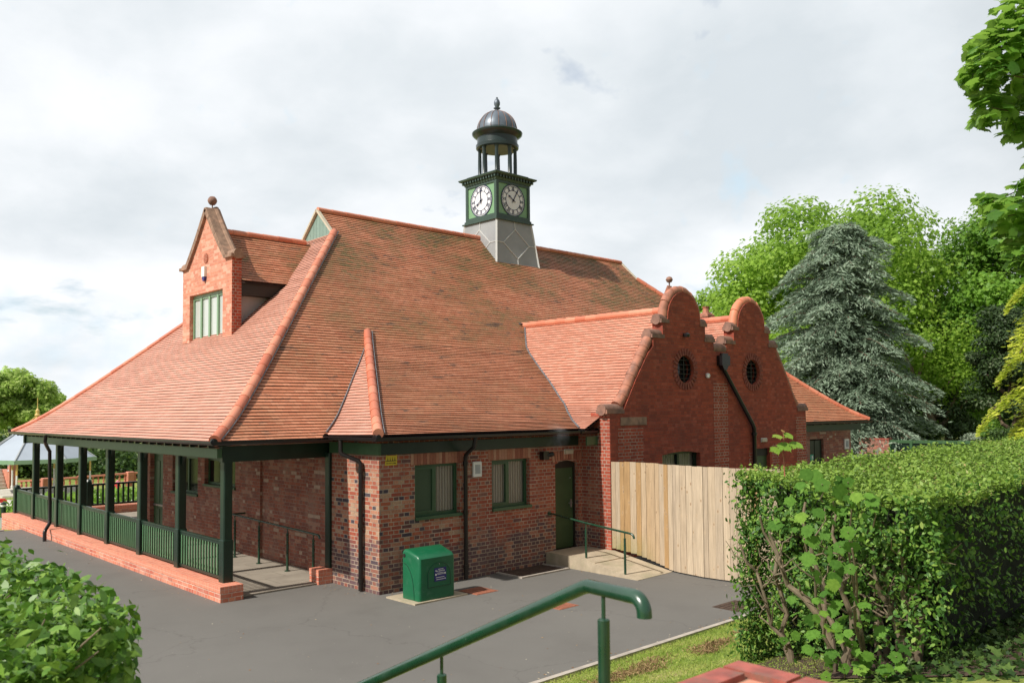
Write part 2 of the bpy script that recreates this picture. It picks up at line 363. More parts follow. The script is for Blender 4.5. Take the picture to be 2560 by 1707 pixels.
M['coping_new'] = plain('orange_coping', (.62,.22,.12), .6, .12, 5, dirt=(.4,.16,.1), bmp=.1)
M['cap'] = plain('stone_cap', (.22,.12,.09), .75, .35, 6, dirt=(.36,.17,.11), bmp=.3)
M['stone'] = plain('mossy_stone', (.26,.16,.11), .85, .3, 8, dirt=(.42,.24,.16), bmp=.3)
M['green'] = plain('green_paint', (.009,.026,.016), .33, .2, 3, dirt=(.016,.036,.025))
M['green_mid'] = plain('mid_green_paint', (.045,.105,.045), .38, .12, 4)
M['green_window'] = plain('window_green_paint', (.035,.095,.045), .4, .12, 4)
M['rail'] = plain('rail_green_paint', (.085,.19,.095), .4, .1, 4)
M['sage'] = plain('sage_paint', (.20,.33,.20), .4, .08, 3)
M['panel'] = plain('panel_green_paint', (.18,.33,.18), .45, .05, 2)
M['trim'] = plain('clock_trim_paint', (.040,.070,.052), .35, .1, 2)
M['lantern'] = plain('lantern_paint', (.022,.036,.036), .3, .15, 3)
M['door'] = plain('door_green_paint', (.045,.085,.035), .45, .12, 3)
M['black'] = plain('black_gutter', (.010,.009,.010), .28, .3, 3)
M['blackpipe'] = plain('brown_black_pipe', (.014,.010,.009), .3, .3, 3)
M['lead'] = plain('lead_sheet', (.285,.29,.295), .5, .08, 2, dirt=(.25,.255,.265), dscale=1.2)
M['leaddark'] = plain('lead_dome', (.13,.155,.19), .42, .2, 3, metal=.35, dirt=(.08,.10,.13))
M['flash'] = plain('lead_flashing', (.14,.14,.15), .5, .3, 6)
M['graygreen'] = plain('grey_green_board', (.20,.29,.25), .6, .1, 5)
M['white'] = plain('white_plastic', (.75,.74,.70), .5, .06, 5)
M['cream'] = plain('cream_paint', (.50,.44,.34), .6, .12, 4)
M['clockw'] = plain('clock_face_white', (.74,.74,.78), .4, .03, 4)
M['clockb'] = plain('clock_marking_blue', (.02,.025,.07), .5, .1, 4)
M['bin'] = plain('bin_green_plastic', (.006,.115,.048), .34, .1, 3, spec=.5)
def scuff(m, col, sc_):
    t = m.node_tree; b = [n for n in t.nodes if n.type == 'BSDF_PRINCIPLED'][0]; src = b.inputs['Base Color'].links[0].from_socket
    t.links.new(mix(t, mth(t, 'MULTIPLY', ramp(t, noise(t, sc_, 6, .7), [(.54, (0,0,0)), (.72, (1,1,1))]), .5), src, col), b.inputs['Base Color'])
scuff(M['bin'], (.06,.17,.11), 9)
M['binseam'] = plain('bin_dark_seam', (.006,.04,.022), .5, .1, 3)
M['blue'] = plain('sticker_blue', (.025,.022,.16), .5, .1, 6)
M['yellow'] = plain('sign_yellow', (.62,.46,.03), .5, .08, 6)
M['ink'] = plain('ink_black', (.015,.012,.008), .6, .1, 5)
M['brass'] = plain('gold_paint', (.60,.42,.12), .4, .1, 5)
M['steel'] = plain('steel', (.5,.5,.5), .3, .1, 8, metal=.8)
M['rubble'] = plain('galvanised', (.35,.37,.38), .5, .1, 5)
M['conc'] = plain('concrete', (.44,.36,.26), .9, .15, 5, dirt=(.30,.27,.17), dscale=1.6, bmp=.4)
M['kerb'] = plain('kerb_concrete', (.40,.35,.30), .9, .2, 5, bmp=.3)
M['rusty'] = plain('rusty_plate', (.33,.12,.07), .8, .25, 12, dirt=(.2,.09,.06), bmp=.3)
M['soil'] = plain('soil', (.065,.038,.026), .95, .5, 18, dirt=(.10,.07,.045), dscale=6, bmp=.8)
M['greenrail'] = plain('handrail_green_paint', (.010,.048,.024), .22, .15, 5, spec=.9)
def railmat():
    m = M['greenrail']; t = m.node_tree; b = [n for n in t.nodes if n.type == 'BSDF_PRINCIPLED'][0]; src = b.inputs['Base Color'].links[0].from_socket
    c = mix(t, ramp(t, noise(t, 42, 5, .6), [(.69, (0,0,0)), (.71, (1,1,1))]), src, (.16,.19,.17)); c = mix(t, mth(t, 'MULTIPLY', ramp(t, noise(t, 6, 5, .7), [(.5, (0,0,0)), (.7, (1,1,1))]), .35), c, (.03,.065,.045))
    t.links.new(c, b.inputs['Base Color']); t.links.new(ramp(t, noise(t, 12, 4), [(.3, (.18,)*3), (.7, (.42,)*3)]), b.inputs['Roughness'])
railmat()
M['bark'] = plain('bark', (.11,.075,.05), .9, .35, 9, dirt=(.06,.06,.035), dscale=4, bmp=.8)
M['palebark'] = plain('pale_bark', (.19,.145,.095), .85, .3, 12, dirt=(.12,.10,.06), dscale=5, bmp=.6)
M['terracotta'] = plain('terracotta', (.52,.20,.13), .75, .15, 4)
M['glass'] = None
def glass():
    m, t, b, o = newmat('window_glass')
    b.inputs['Base Color'].default_value = (.03,.035,.035,1); b.inputs['Roughness'].default_value = .04; b.inputs['Specular IOR Level'].default_value = .9
    tr = t.nodes.new('ShaderNodeBsdfTransparent'); ms = t.nodes.new('ShaderNodeMixShader'); ms.inputs[0].default_value = .22
    t.links.new(tr.outputs[0], ms.inputs[1]); t.links.new(b.outputs[0], ms.inputs[2]); t.links.new(ms.outputs[0], o.inputs[0]); return m
M['glass'] = glass()
M['skypane'] = plain('painted_sky_pane', (.48,.53,.50), .12, .06, 1.2, spec=1)  # pale gloss: sky reflected in the dormer panes put into the colour
M['blackglass'] = plain('dark_glass', (.01,.012,.012), .08, .1, 2, spec=.45)
M['sky_blind'] = plain('white_blind', (.70,.76,.73), .7, .04, 3)
M['greenscreen'] = plain('green_mesh_screen', (.05,.085,.045), .7, .06, 30)
def curtain():
    m, t, b, o = newmat('net_curtain')
    w = t.nodes.new('ShaderNodeTexWave'); w.inputs['Scale'].default_value = 4.5; w.inputs['Distortion'].default_value = .8; w.inputs['Detail'].default_value = 1
    g = t.nodes.new('ShaderNodeNewGeometry'); mp = t.nodes.new('ShaderNodeMapping'); mp.inputs['Scale'].default_value = (1, .02, .03); t.links.new(g.outputs['Position'], mp.inputs[0]); t.links.new(mp.outputs[0], w.inputs[0])
    t.links.new(ramp(t, w.outputs['Fac'], [(0, (.42,.37,.30)), (1, (.85,.78,.66))]), b.inputs['Base Color']); b.inputs['Roughness'].default_value = .9
    bump(t, b, w.outputs['Fac'], .8, .03); return m
M['curtain'] = curtain()
def asphalt():
    m, t, b, o = newmat('asphalt')
    c = ramp(t, noise(t, .35, 5, .6), [(.3, (.136,.129,.120)), (.7, (.160,.152,.141))])
    c = mix(t, .5, c, ramp(t, noise(t, 220, 3, .7), [(.3, (.6,.6,.6)), (.7, (1.45,1.43,1.4))]), 'MULTIPLY')
    c = mix(t, mth(t, 'MULTIPLY', ramp(t, noise(t, .8, 7, .7), [(.50, (0,0,0)), (.70, (1,1,1))]), .16), c, (.07,.062,.055))
    v = t.nodes.new('ShaderNodeTexVoronoi'); v.feature = 'F1'; v.inputs['Scale'].default_value = 6.5
    g = t.nodes.new('ShaderNodeNewGeometry'); t.links.new(g.outputs['Position'], v.inputs['Vector'])
    c = mix(t, ramp(t, v.outputs['Distance'], [(.03, (1,1,1)), (.045, (0,0,0))]), c, (.38,.34,.29))
    # a few thin cracks
    v2 = t.nodes.new('ShaderNodeTexVoronoi'); v2.feature = 'DISTANCE_TO_EDGE'; v2.inputs['Scale'].default_value = .22
    wv = t.nodes.new('ShaderNodeVectorMath'); wv.operation = 'MULTIPLY_ADD'; t.links.new(noise(t, 1.4, 5, .6, out='Color'), wv.inputs[0]); wv.inputs[1].default_value = (.8,.8,.8); t.links.new(g.outputs['Position'], wv.inputs[2]); t.links.new(wv.outputs[0], v2.inputs['Vector'])
    c = mix(t, mth(t, 'MULTIPLY', ramp(t, v2.outputs['Distance'], [(.001, (1,1,1)), (.003, (0,0,0))]), .3), c, (.055,.05,.045))
    t.links.new(c, b.inputs['Base Color']); b.inputs['Roughness'].default_value = .88; b.inputs['Specular IOR Level'].default_value = .3
    bump(t, b, noise(t, 160, 4, .7), .5, .004); return m
M['asphalt'] = asphalt()
def paving():
    m, t, b, o = newmat('paving_slab')
    br = bricktex(t, .9, .6, .006, .5, 2)
    c = ramp(t, noise(t, 1.6, 5), [(.3, (.24,.205,.165)), (.7, (.33,.285,.23))])
    c = mix(t, br.outputs['Fac'], c, (.14,.12,.09)); t.links.new(c, b.inputs['Base Color']); b.inputs['Roughness'].default_value = .9; return m
M['paving'] = paving()
def grassmat(name, a, b_, c_):
    m, t, b, o = newmat(name)
    c = ramp(t, noise(t, 1.2, 6, .7), [(.35, a), (.5, b_), (.66, c_)])
    c = mix(t, .5, c, ramp(t, noise(t, 60, 3), [(.3, (.7,.7,.7)), (.7, (1.3,1.3,1.3))]), 'MULTIPLY')
    t.links.new(c, b.inputs['Base Color']); b.inputs['Roughness'].default_value = .9; b.inputs['Specular IOR Level'].default_value = .1
    bump(t, b, noise(t, 40, 4), .7, .02); return m
M['grass'] = grassmat('lawn', (.14,.21,.045), (.21,.26,.06), (.33,.30,.12))
M['path'] = plain('gravel_path', (.62,.45,.33), .95, .1, 8, dirt=(.5,.38,.28))
M['concpath'] = plain('pale_concrete_path', (.56,.52,.45), .95, .1, 4)
def leafmat(name, stops, trans=.35, rough=.5, spec=.35, big=None, bigs=.5):
    m, t, b, o = newmat(name)
    c = ramp(t, attr(t), stops)
    c = mix(t, .8, c, ramp(t, noise(t, 38, 3), [(.3, (.72, .76, .7)), (.7, (1.22, 1.2, 1.2))]), 'MULTIPLY')
    if big: c = mix(t, .7, c, ramp(t, noise(t, bigs, 3), [(.35, (big[0],)*3), (.65, (big[1],)*3)]), 'MULTIPLY')
    t.links.new(c, b.inputs['Base Color']); b.inputs['Roughness'].default_value = rough; b.inputs['Specular IOR Level'].default_value = spec
    tr = t.nodes.new('ShaderNodeBsdfTranslucent'); t.links.new(mix(t, .5, c, (.5,.8,.12), 'MIX') if trans > .3 else c, tr.inputs[0])
    ms = t.nodes.new('ShaderNodeMixShader'); ms.inputs[0].default_value = trans
    t.links.new(b.outputs[0], ms.inputs[1]); t.links.new(tr.outputs[0], ms.inputs[2]); t.links.new(ms.outputs[0], o.inputs[0]); return m
M['l_privet'] = leafmat('privet_leaf', [(0, (.04,.11,.02)), (.5, (.09,.20,.03)), (.9, (.19,.33,.05)), (1, (.27,.36,.08))], .22, .48, .3)
M['l_privet_top'] = leafmat('young_privet_leaf', [(0, (.11,.20,.03)), (.5, (.22,.35,.05)), (.9, (.30,.42,.09)), (1, (.38,.32,.12))], .3, .5, .3)
M['l_near'] = leafmat('near_privet_leaf', [(0, (.06,.15,.02)), (.5, (.13,.27,.035)), (1, (.24,.38,.06))], .28, .42, .4)
M['l_syc'] = leafmat('sycamore_leaf', [(0, (.06,.15,.025)), (.6, (.13,.27,.04)), (.92, (.22,.34,.05)), (1, (.42,.28,.09))], .28, .7, .12)
M['l_maple'] = leafmat('maple_leaf', [(0, (.06,.15,.025)), (.6, (.12,.26,.035)), (1, (.20,.34,.05))], .45, .45)
M['l_lime'] = leafmat('lime_green_leaf', [(0, (.15,.27,.035)), (.5, (.25,.40,.05)), (1, (.36,.50,.08))], .45, .5, .3, (.75, 1.15), .35)
M['l_mid'] = leafmat('mid_green_leaf', [(0, (.08,.18,.03)), (.5, (.15,.29,.04)), (1, (.24,.40,.06))], .38, .5, .3, (.7, 1.15), .35)
M['l_dark'] = leafmat('dark_holly_leaf', [(0, (.02,.045,.012)), (.7, (.045,.08,.025)), (.93, (.12,.16,.08)), (1, (.18,.21,.13))], .15, .55, .3)
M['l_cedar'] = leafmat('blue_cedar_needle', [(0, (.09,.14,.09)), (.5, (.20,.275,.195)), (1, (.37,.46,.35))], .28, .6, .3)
M['l_gold'] = leafmat('golden_conifer_leaf', [(0, (.30,.35,.03)), (.5, (.52,.55,.06)), (1, (.66,.62,.10))], .4, .55)
M['l_under'] = leafmat('undergrowth_leaf', [(0, (.03,.07,.02)), (.6, (.07,.13,.03)), (1, (.14,.23,.05))], .3, .5)
M['l_silver'] = leafmat('silver_shrub_leaf', [(0, (.15,.20,.14)), (1, (.32,.38,.28))], .2, .5)
M['l_far'] = leafmat('far_tree_leaf', [(0, (.30,.42,.12)), (.5, (.46,.58,.17)), (1, (.58,.68,.24))], .5, .6, .2, (.7, 1.15), .15)

# ------------------------------------------------------------------ terrain
XS = np.concatenate([[-2500, -900, -300, -120, -60], np.arange(-40, 60, 2.0), [64, 70, 80, 100, 140, 300, 900, 2500]])
def hgt(x, y):
    if y < 7.36: return min(1.75, .235*(7.36-y))
    if x > 34:
        k = min(1, (x-34)/30); return 1.3*k*k*(3-2*k) if y < 40 else 1.3*k*k*(3-2*k)-min(3.4, .12*(y-40))
    if y < 27.5: return -.03
    return -.03+float(np.interp(y, [27.5, 31, 37, 54, 73, 82, 200, 2500], [0, -.3, -1.0, -2.2, -2.85, -3.45, -3.6, -3.6]))
def sheet(name, mat, xs, ys, dz, kind='structure'):
    b = MB()
    for i in range(len(xs)-1):
        for j in range(len(ys)-1):
            b.face([(x, y, hgt(x, y)+dz) for x, y in ((xs[i],ys[j]),(xs[i+1],ys[j]),(xs[i+1],ys[j+1]),(xs[i],ys[j+1]))])
    o = b.build(name, mat, base=(0, 0, 0), smooth=True); return tag(o, kind=kind)
YS = np.concatenate([[-2500, -500, -100, -20, -5, 0, 2, 4, 6, 7.36, 7.365, 7.6, 10, 15, 20, 25, 27.5], np.arange(28, 86, 2.0), [90, 110, 200, 500, 1000, 2500]])
sheet('ground', M['grass'], XS, YS, 0)
b = MB(); b.face([(-60, 7.42, 0), (34, 7.42, 0), (34, 27.45, 0), (-60, 27.45, 0)]); tag(b.build('pavement', M['asphalt'], base=(0,0,0)), kind='structure')
b = MB(); b.box(-60, 7.34, -.1, 34, 7.42, .035); tag(b.build('kerb', M['kerb'], base=(0,0,0)), kind='structure')
b = MB(); b.box(-60, 27.45, -.2, 6.3, 27.6, .03); tag(b.build('kerb', M['kerb'], base=(0,0,0)), kind='structure')
sheet('pavement', M['concpath'], np.linspace(-30, 6.3, 8), [27.6, 29, 31, 33], .02)
sheet('gravel_path', M['path'], np.linspace(-10, 40, 12), [46, 49, 52], .03)
sheet('bandstand_path', M['concpath'], np.linspace(-10, 60, 14), [56, 60, 64, 67], .03)
b = MB()
for i in range(40):
    x0 = -1500+i*100
    for k in range(1):
        h0 = 12+8*math.sin(i*.7)+3*math.sin(i*2.1); h1 = 12+8*math.sin((i+1)*.7)+3*math.sin((i+1)*2.1)
        b.face([(x0, 2300, -4), (x0+100, 2300, -4), (x0+100, 2400, h1), (x0, 2400, h0)]); b.face([(x0, 2400, h0), (x0+100, 2400, h1), (x0+100, 2499, -4), (x0, 2499, -4)])
tag(b.build('hills', plain('far_hill_woods', (.07,.11,.12), .9, .2, .01), base=(0, 2300, -4)), kind='structure')

# grass blades on the visible bank
n = 42000
gx = rng.uniform(6.2, 13.2, n); gy = rng.uniform(3.8, 7.33, n)
keep = (gy < 7.3); gx, gy = gx[keep], gy[keep]
gz = .235*(7.36-gy)
tt = rng.random(len(gx))*.7+.3*(np.sin(gx*3+gy*5)*.5+.5)
mown = leafmat('grass_blade', [(0, (.17,.27,.04)), (.5, (.29,.38,.07)), (.85, (.42,.45,.12)), (1, (.52,.44,.20))], .3, .6, .2)
SHAPES['blade'] = [(-.10, -.5), (.10, -.5), (.02, .5)]
az = rng.normal(0, .5, (len(gx), 3)); az[:, 2] = 1
o = leaves('grass', np.c_[gx, gy, gz+.015], rng.normal(0, 1, (len(gx), 3)), rng.uniform(.03, .06, len(gx)), mown, 'blade', base=(9, 6, 0), A=az, tint=tt); tag(o, kind='stuff')
# dry mown clippings lying in tufts
P = []
for cx_, cy_, rr in ((7.75, 6.35, .22), (7.95, 6.2, .15), (8.35, 6.45, .2), (9.3, 6.3, .2), (9.55, 6.25, .14), (9.0, 6.05, .12), (7.4, 6.3, .2), (10.4, 6.4, .15)):
    k = 260; a = rng.normal(0, rr*.55, (k, 2)); P.append(np.c_[cx_+a[:, 0]*1.5, cy_+a[:, 1], .235*(7.36-(cy_+a[:, 1]))+.02+rng.random(k)*.045])
P = np.concatenate(P)
tag(leaves('grass_clippings', P, rng.normal(0, 1, P.shape), .06, leafmat('dry_clipping', [(0, (.16,.10,.05)), (1, (.36,.25,.13))], .1, .8, .1), 'blade', base=(8.5, 6.3, .25)), kind='stuff')

# ------------------------------------------------------------------ THE PAVILION
pav = empty('pavilion', (8.9, 12.88, 0), 'red brick park pavilion with tiled roof, verandah and domed clock tower', 'building')
PR = [(0, 2.785), (.35, 2.99), (.67, 3.21), (1.0, 3.47), (1.3, 3.72), (1.63, 4.005), (1.97, 4.31), (2.34, 4.645), (2.92, 5.17), (7.0, 8.93)]
def prz(d): return float(np.interp(d, [p[0] for p in PR], [p[1] for p in PR]))
GA = .1
def slope(name, Lp, Rp, mat, axis, gauge=GA, seg=.55, lift=.017, wav=.0016, parent=pav, usecoord=None):
    """tiled roof plane lofted between two polylines (bottom to top), stepped courses"""
    Lp = [Vector(p) for p in Lp]; Rp = [Vector(p) for p in Rp]
    mb = MB(); v = 0
    ax = Vector(axis)
    rows = []
    for k in range(len(Lp)-1):
        # slope length measured square to the eaves
        def perp(P, Q): d = Q-P; d = d-ax*d.dot(ax); return d.length
        ln = max(perp(Lp[k], Lp[k+1]), perp(Rp[k], Rp[k+1])); n = max(1, round(ln/gauge))
        for i in range(n): rows.append((k, i/n, (i+1)/n))
    for ri, (k, a, c) in enumerate(rows):
        l0 = Lp[k].lerp(Lp[k+1], a); r0 = Rp[k].lerp(Rp[k+1], a); l1 = Lp[k].lerp(Lp[k+1], c); r1 = Rp[k].lerp(Rp[k+1], c)
        nrm = ((r0-l0).cross(l1-l0) if (r0-l0).length > .02 else (r1-l1).cross(l1-l0)).normalized()
        if nrm.z < 0: nrm = -nrm
        ns = max(1, int(max((r0-l0).length, (r1-l1).length)/seg))
        vv = ri*gauge; P0 = []; P1 = []
        for i in range(ns+1):
            s = i/ns
            w = random.uniform(-.0035, .0035)
            q0 = l0.lerp(r0, s); q1 = l1.lerp(r1, s)
            P0.append((q0, q0+nrm*(lift+w))); P1.append(q1)
        for i in range(ns):
            a0, b0 = P0[i][1], P0[i+1][1]; a1, b1 = P1[i], P1[i+1]
            uv = [(a0.dot(ax), vv+.002), (b0.dot(ax), vv+.002), (b1.dot(ax), vv+gauge-.002), (a1.dot(ax), vv+gauge-.002)]
            mb.face([a0, b0, b1, a1], uv, 0)
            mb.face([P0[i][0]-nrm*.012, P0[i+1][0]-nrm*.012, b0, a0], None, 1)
    # underside
    for k in range(len(Lp)-1):
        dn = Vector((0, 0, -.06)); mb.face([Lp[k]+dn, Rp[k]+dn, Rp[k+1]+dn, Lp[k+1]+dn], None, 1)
    return mb.build(name, [mat, M['tile_edge_shade']], parent, recalc=False)
def hip(name, pts, r=.105, seg=.42, parent=pav, mat='hip', flat=.0):
    """line of overlapping rounded ridge tiles"""
    pts = [Vector(p) for p in pts]; L_ = [0]
    for i in range(1, len(pts)): L_.append(L_[-1]+(pts[i]-pts[i-1]).length)
    def at(s):
        s = max(0, min(L_[-1], s))
        for i in range(1, len(pts)):
            if s <= L_[i]+1e-9: return pts[i-1].lerp(pts[i], (s-L_[i-1])/max(1e-6, L_[i]-L_[i-1]))
        return pts[-1].copy()
    mb = MB(); n = max(1, round(L_[-1]/seg)); g = L_[-1]/n
    for k in range(n):
        t = random.random()
        mb.tube([at(k*g), at(k*g+g*.5), at((k+1)*g+.012)], [r*1.06, r*1.03, r*.97], 12, True, 0, t)
    return mb.build(name, M[mat], parent, smooth=True)
WN, WF = Vector((6.38, 14.1, 0)), Vector((6.60, 28.0, 0))   # west eave corners
YR = 21.1; GD = 6.2; GXW = 12.56; EE = 31.75; GXE = 25.85
lv = [0, .35, .67, 1.0, 1.3, 1.63, 1.97, 2.34, 2.92, GD]
def wn(d): return (6.38+d*(GXW-6.38)/GD, 14.1+d, prz(d)) if d <= GD else None
def wf(d): return (6.60+d*(GXW-6.60)/GD, 28.0-d*(28.0-21.95)/GD, prz(d)-.03)
slope('west_roof', [wn(d) for d in lv], [wf(d) for d in lv], M['tile_sunlit'], (0, 1, 0))
def en(d): return (EE-d*(EE-GXE)/GD, 14.1+d, prz(d))
slope('south_roof', [wn(d) for d in lv]+[(GXW, YR, 8.93)], [en(d) for d in lv]+[(GXE, YR, 8.93)], M['tile_old'], (1, 0, 0))
slope('north_roof', [wf(d) for d in lv]+[(GXW, YR, 8.93)], [(EE-d*(EE-GXE)/GD, 28-d*(6.05/GD), prz(d)) for d in lv]+[(GXE, YR, 8.93)], M['tile_old'], (1, 0, 0), gauge=.3)
slope('east_roof', [en(d) for d in lv], [(EE-d*(EE-GXE)/GD, 28-d*(6.05/GD), prz(d)) for d in lv], M['tile_old'], (0, 1, 0), gauge=.2)
up = Vector((0, 0, .02))
hip('hip_ridge', [Vector(wn(d))+up for d in lv], .10)
hip('hip_ridge', [Vector(wf(d))+up for d in lv], .07)
hip('hip_ridge', [Vector(en(d))+up for d in lv], .09)
hip('roof_ridge', [(GXW-.05, YR, 8.95), (GXE+.05, YR, 8.95)], .082, .45)
# lead lines beside the hip
mb = MB(); mb.tube([Vector(wn(d))+Vector((.10, -.055, .035)) for d in lv], .014, 6)
mb.build('hip_flashing', M['flash'], pav)
# gablets: boarded triangle, pale barge boards
for gx_, s in ((GXW, -1), (GXE, 1)):
    mb = MB(); nb = 9; y0, y1, z0 = 20.33, 21.87, 8.19
    for i in range(nb):
        a = y0+(y1-y0)*i/nb; c = y0+(y1-y0)*(i+1)/nb-.008; zt = lambda y: z0+(8.86-z0)*(1-abs(y-YR)/(YR-y0))
        pl = [(a, z0-.1), (c, z0-.1), (c, zt(c))]+([(YR, 8.86)] if a < YR < c else [])+[(a, zt(a))]
        mb.prism([pl], (gx_, 0, 0), (0, 1, 0), (0, 0, 1), (s, 0, 0), .03)
    gb = mb.build('gablet_boarding', M['graygreen'], pav)
    mb = MB(); mb.bar((gx_+s*.06, y0-.06, z0-.03), (gx_+s*.06, YR, 8.95), .06, .09, (1, 0, 0)); mb.bar((gx_+s*.06, y1+.06, z0-.03), (gx_+s*.06, YR, 8.95), .06, .09, (1, 0, 0))
    mb.split('barge_board', M['cream'], gb)
# south wing roof, lower eave at y=12.5, small hip
SW = [(12.5, 2.86), (13.0, 3.02), (13.5, 3.22), (14.2, 3.56), (15.0, 3.98), (15.8, 4.40), (16.72, 4.905), (17.0, 5.13)]
def hx(y): return 8.62+(y-12.5)*.622
slope('south_wing_roof', [(hx(y), y, z) for y, z in SW], [(18.6, y, z) for y, z in SW], M['tile_old'], (1, 0, 0), gauge=.095)
slope('hip_end_roof', [(hx(y), 14.75+(y-12.5)*.53, z-.03) for y, z in SW], [(hx(y), y, z) for y, z in SW], M['tile_sunlit'], (0, 1, 0), gauge=.1, seg=.3)
hip('hip_ridge', [(hx(y), y, z+.03) for y, z in SW], .092)
mb = MB(); mb.tube([(hx(y)+.10, y-.05, z+.04) for y, z in SW], .014, 6)
vp = []
for k in range(15):
    y = 12.55+(16.9-12.55)*k/14; z = float(np.interp(y, [p[0] for p in SW], [p[1] for p in SW])); vp.append((hx(y), 14.1+float(np.interp(z, [p[1] for p in PR], [p[0] for p in PR])), z+.025))
mb.tube(vp, .018, 6); mb.bar((hx(16.98)-.14, 16.98, 5.02), (hx(16.98)+.14, 16.98, 5.02), .10, .03); mb.build('valley_flashing', M['flash'], pav)
# twin wing roofs behind the curved gables
WC = (18.69-1.52, 18.69+1.52)
wl = [(0, 0), (.5, .25), (.95, .50), (1.6, 1.06), (2.2, 1.66), (3.32, 2.80)]
YB = 12.33
slope('wing_roof', [(13.85+x, 17.9, 2.86+z) for x, z in wl], [(13.85+x, YB, 2.86+z) for x, z in wl], M['tile_wing'], (0, 1, 0))
slope('wing_roof', [(23.53-x, 17.9, 2.86+z) for x, z in wl], [(23.53-x, YB, 2.86+z) for x, z in wl], M['tile_wing'], (0, 1, 0))
slope('wing_roof', [(18.69, 17.9, 4.24), (WC[0], 17.9, 5.66)], [(18.69, YB, 4.24), (WC[0], YB, 5.66)], M['tile_wing'], (0, 1, 0))
slope('wing_roof', [(18.69, 17.9, 4.24), (WC[1], 17.9, 5.66)], [(18.69, YB, 4.24), (WC[1], YB, 5.66)], M['tile_wing'], (0, 1, 0))
for c in WC: hip('wing_ridge', [(c, 17.75, 5.69), (c, 12.2, 5.69)], .092, .36)
SWF = SW[:-1]+[(14.1+d, prz(d)) for d in (2.9, 3.2, 3.6, 4.2)]; vp = []
for k in range(21):
    x = 3.3*k/20; z = 2.86+float(np.interp(x, [p[0] for p in wl], [p[1] for p in wl])); vp.append((13.85+x, float(np.interp(z, [p[1] for p in SWF], [p[0] for p in SWF])), z+.03))
mb = MB(); mb.tube(vp, .022, 6); mb.bar((17.0, 17.62, 5.74), (17.36, 17.62, 5.74), .14, .03)
mb.build('valley_flashing', M['flash'], pav)

# ---- walls
def ccirc(cx, cy, r, n=28, a0=0, a1=2*math.pi): return [(cx+r*math.cos(a0+(a1-a0)*k/n), cy+r*math.sin(a0+(a1-a0)*k/n)) for k in range(n)]
def rect(x0, z0, x1, z1): return [(x0, z0), (x1, z0), (x1, z1), (x0, z1)]
def archrect(x0, z0, x1, z1, rise=.07, n=8):
    return [(x0, z0), (x1, z0)]+[(x1+(x0-x1)*k/n, z1+rise*math.sin(math.pi*k/n)) for k in range(n+1)]
YW = 12.88
# south wing front wall
mb = MB(); W1 = (9.70, 1.30, 10.79, 2.27); W2 = (11.63, 1.30, 12.70, 2.27); DR = (13.48, .25, 14.22, 2.10)
mb.prism([[(8.9, -.1), (DR[0], -.1), (DR[0], .25)]+[(DR[0], 2.1)]+[(DR[0]+(DR[2]-DR[0])*k/6, 2.10+.07*math.sin(math.pi*k/6)) for k in range(1, 6)]+[(DR[2], 2.1), (DR[2], -.1), (14.35, -.1), (14.35, 2.9), (8.9, 2.9)], rect(*W1), rect(*W2)], (0, YW, 0), (1, 0, 0), (0, 0, 1), (0, 1, 0), .3)
mb.box(8.9, YW+.3, -.1, 9.15, 14.5, 2.9)
mb.box(14.35, 12.33, -.1, 14.65, 12.88, 2.9)
mb.build('south_wing_wall', M['brick_old'], pav)
# soldier-course lintels
mb = MB()
for x0, x1 in ((W1[0]-.1, W1[2]+.1), (W2[0]-.1, W2[2]+.1)):
    k = int((x1-x0)/.075)
    for i in range(k): mb.box(x0+i*.075+.004, YW-.006, 2.275, x0+(i+1)*.075-.004, YW+.02, 2.49, 0, random.random())
for i in range(11):
    a = i/10; x = DR[0]-.05+a*.84; mb.bar((x, YW-.002, 2.14+.06*math.sin(math.pi*a)), (x+(a-.5)*.06, YW-.002, 2.33+.06*math.sin(math.pi*a)), .066, .03, (0, 1, 0), 0, random.random())
def tintbrick():
    m, t, b, o = newmat('soldier_brick'); t.links.new(mix(t, .6, ramp(t, attr(t), [(0, (.26,.085,.055)), (.5, (.38,.16,.10)), (1, (.46,.25,.17))]), ramp(t, noise(t, 30), [(.3, (.8,.8,.8)), (.7, (1.2,1.2,1.2))]), 'MULTIPLY'), b.inputs['Base Color']); b.inputs['Roughness'].default_value = .85; return m
M['soldier'] = tintbrick(); mb.split('brick_lintel', M['soldier'], pav)
# gable wall
def gable_side(c, s):
    # outline from outer foot to arch and down to valley; c centre, s = +-1 direction of outer side
    return None
g1, g2 = WC
def arch(c, r, zc, n=14): return [(c+r*math.cos(math.pi*(1-k/n)), zc+r*1.0*math.sin(math.pi*(1-k/n))) for k in range(n+1)]
curve = [(14.80, 3.27), (15.02, 3.55), (15.28, 3.95), (15.52, 4.27), (15.74, 4.56), (15.93, 4.72)]
def mir(p): return (2*18.69-p[0], p[1])
left = [(14.35, 3.22), (14.80, 3.22)]+curve[1:]+[(15.93, 4.95), (16.30, 4.95), (16.30, 5.33), (16.48, 5.33)]+arch(g1, .66, 5.42)+[(17.86, 5.33), (18.04, 5.33), (18.04, 4.95), (18.40, 4.95), (18.40, 4.70)]
right = [mir(p) for p in reversed(left)]
base_ = [(14.35, -.1), (23.03, -.1)]
outline = [(14.35, -.1)]+left+right+[(23.03, -.1), (21.02, -.1), (21.02, 2.2), (20.28, 2.2), (20.28, -.1)]
GW = archrect(16.21, 1.1, 17.74, 2.20, .06)
mb = MB(); mb.prism([outline, ccirc(g1, 4.22, .33), ccirc(g2, 4.22, .33), GW], (0, 12.05, 0), (1, 0, 0), (0, 0, 1), (0, 1, 0), .3)
mb.box(22.73, 12.35, -.1, 23.03, 14.62, 2.9); mb.box(14.35, 12.35, 2.9, 14.65, 12.6, 3.2)
gab = mb.build('curved_gable', M['brick_gable'], pav)
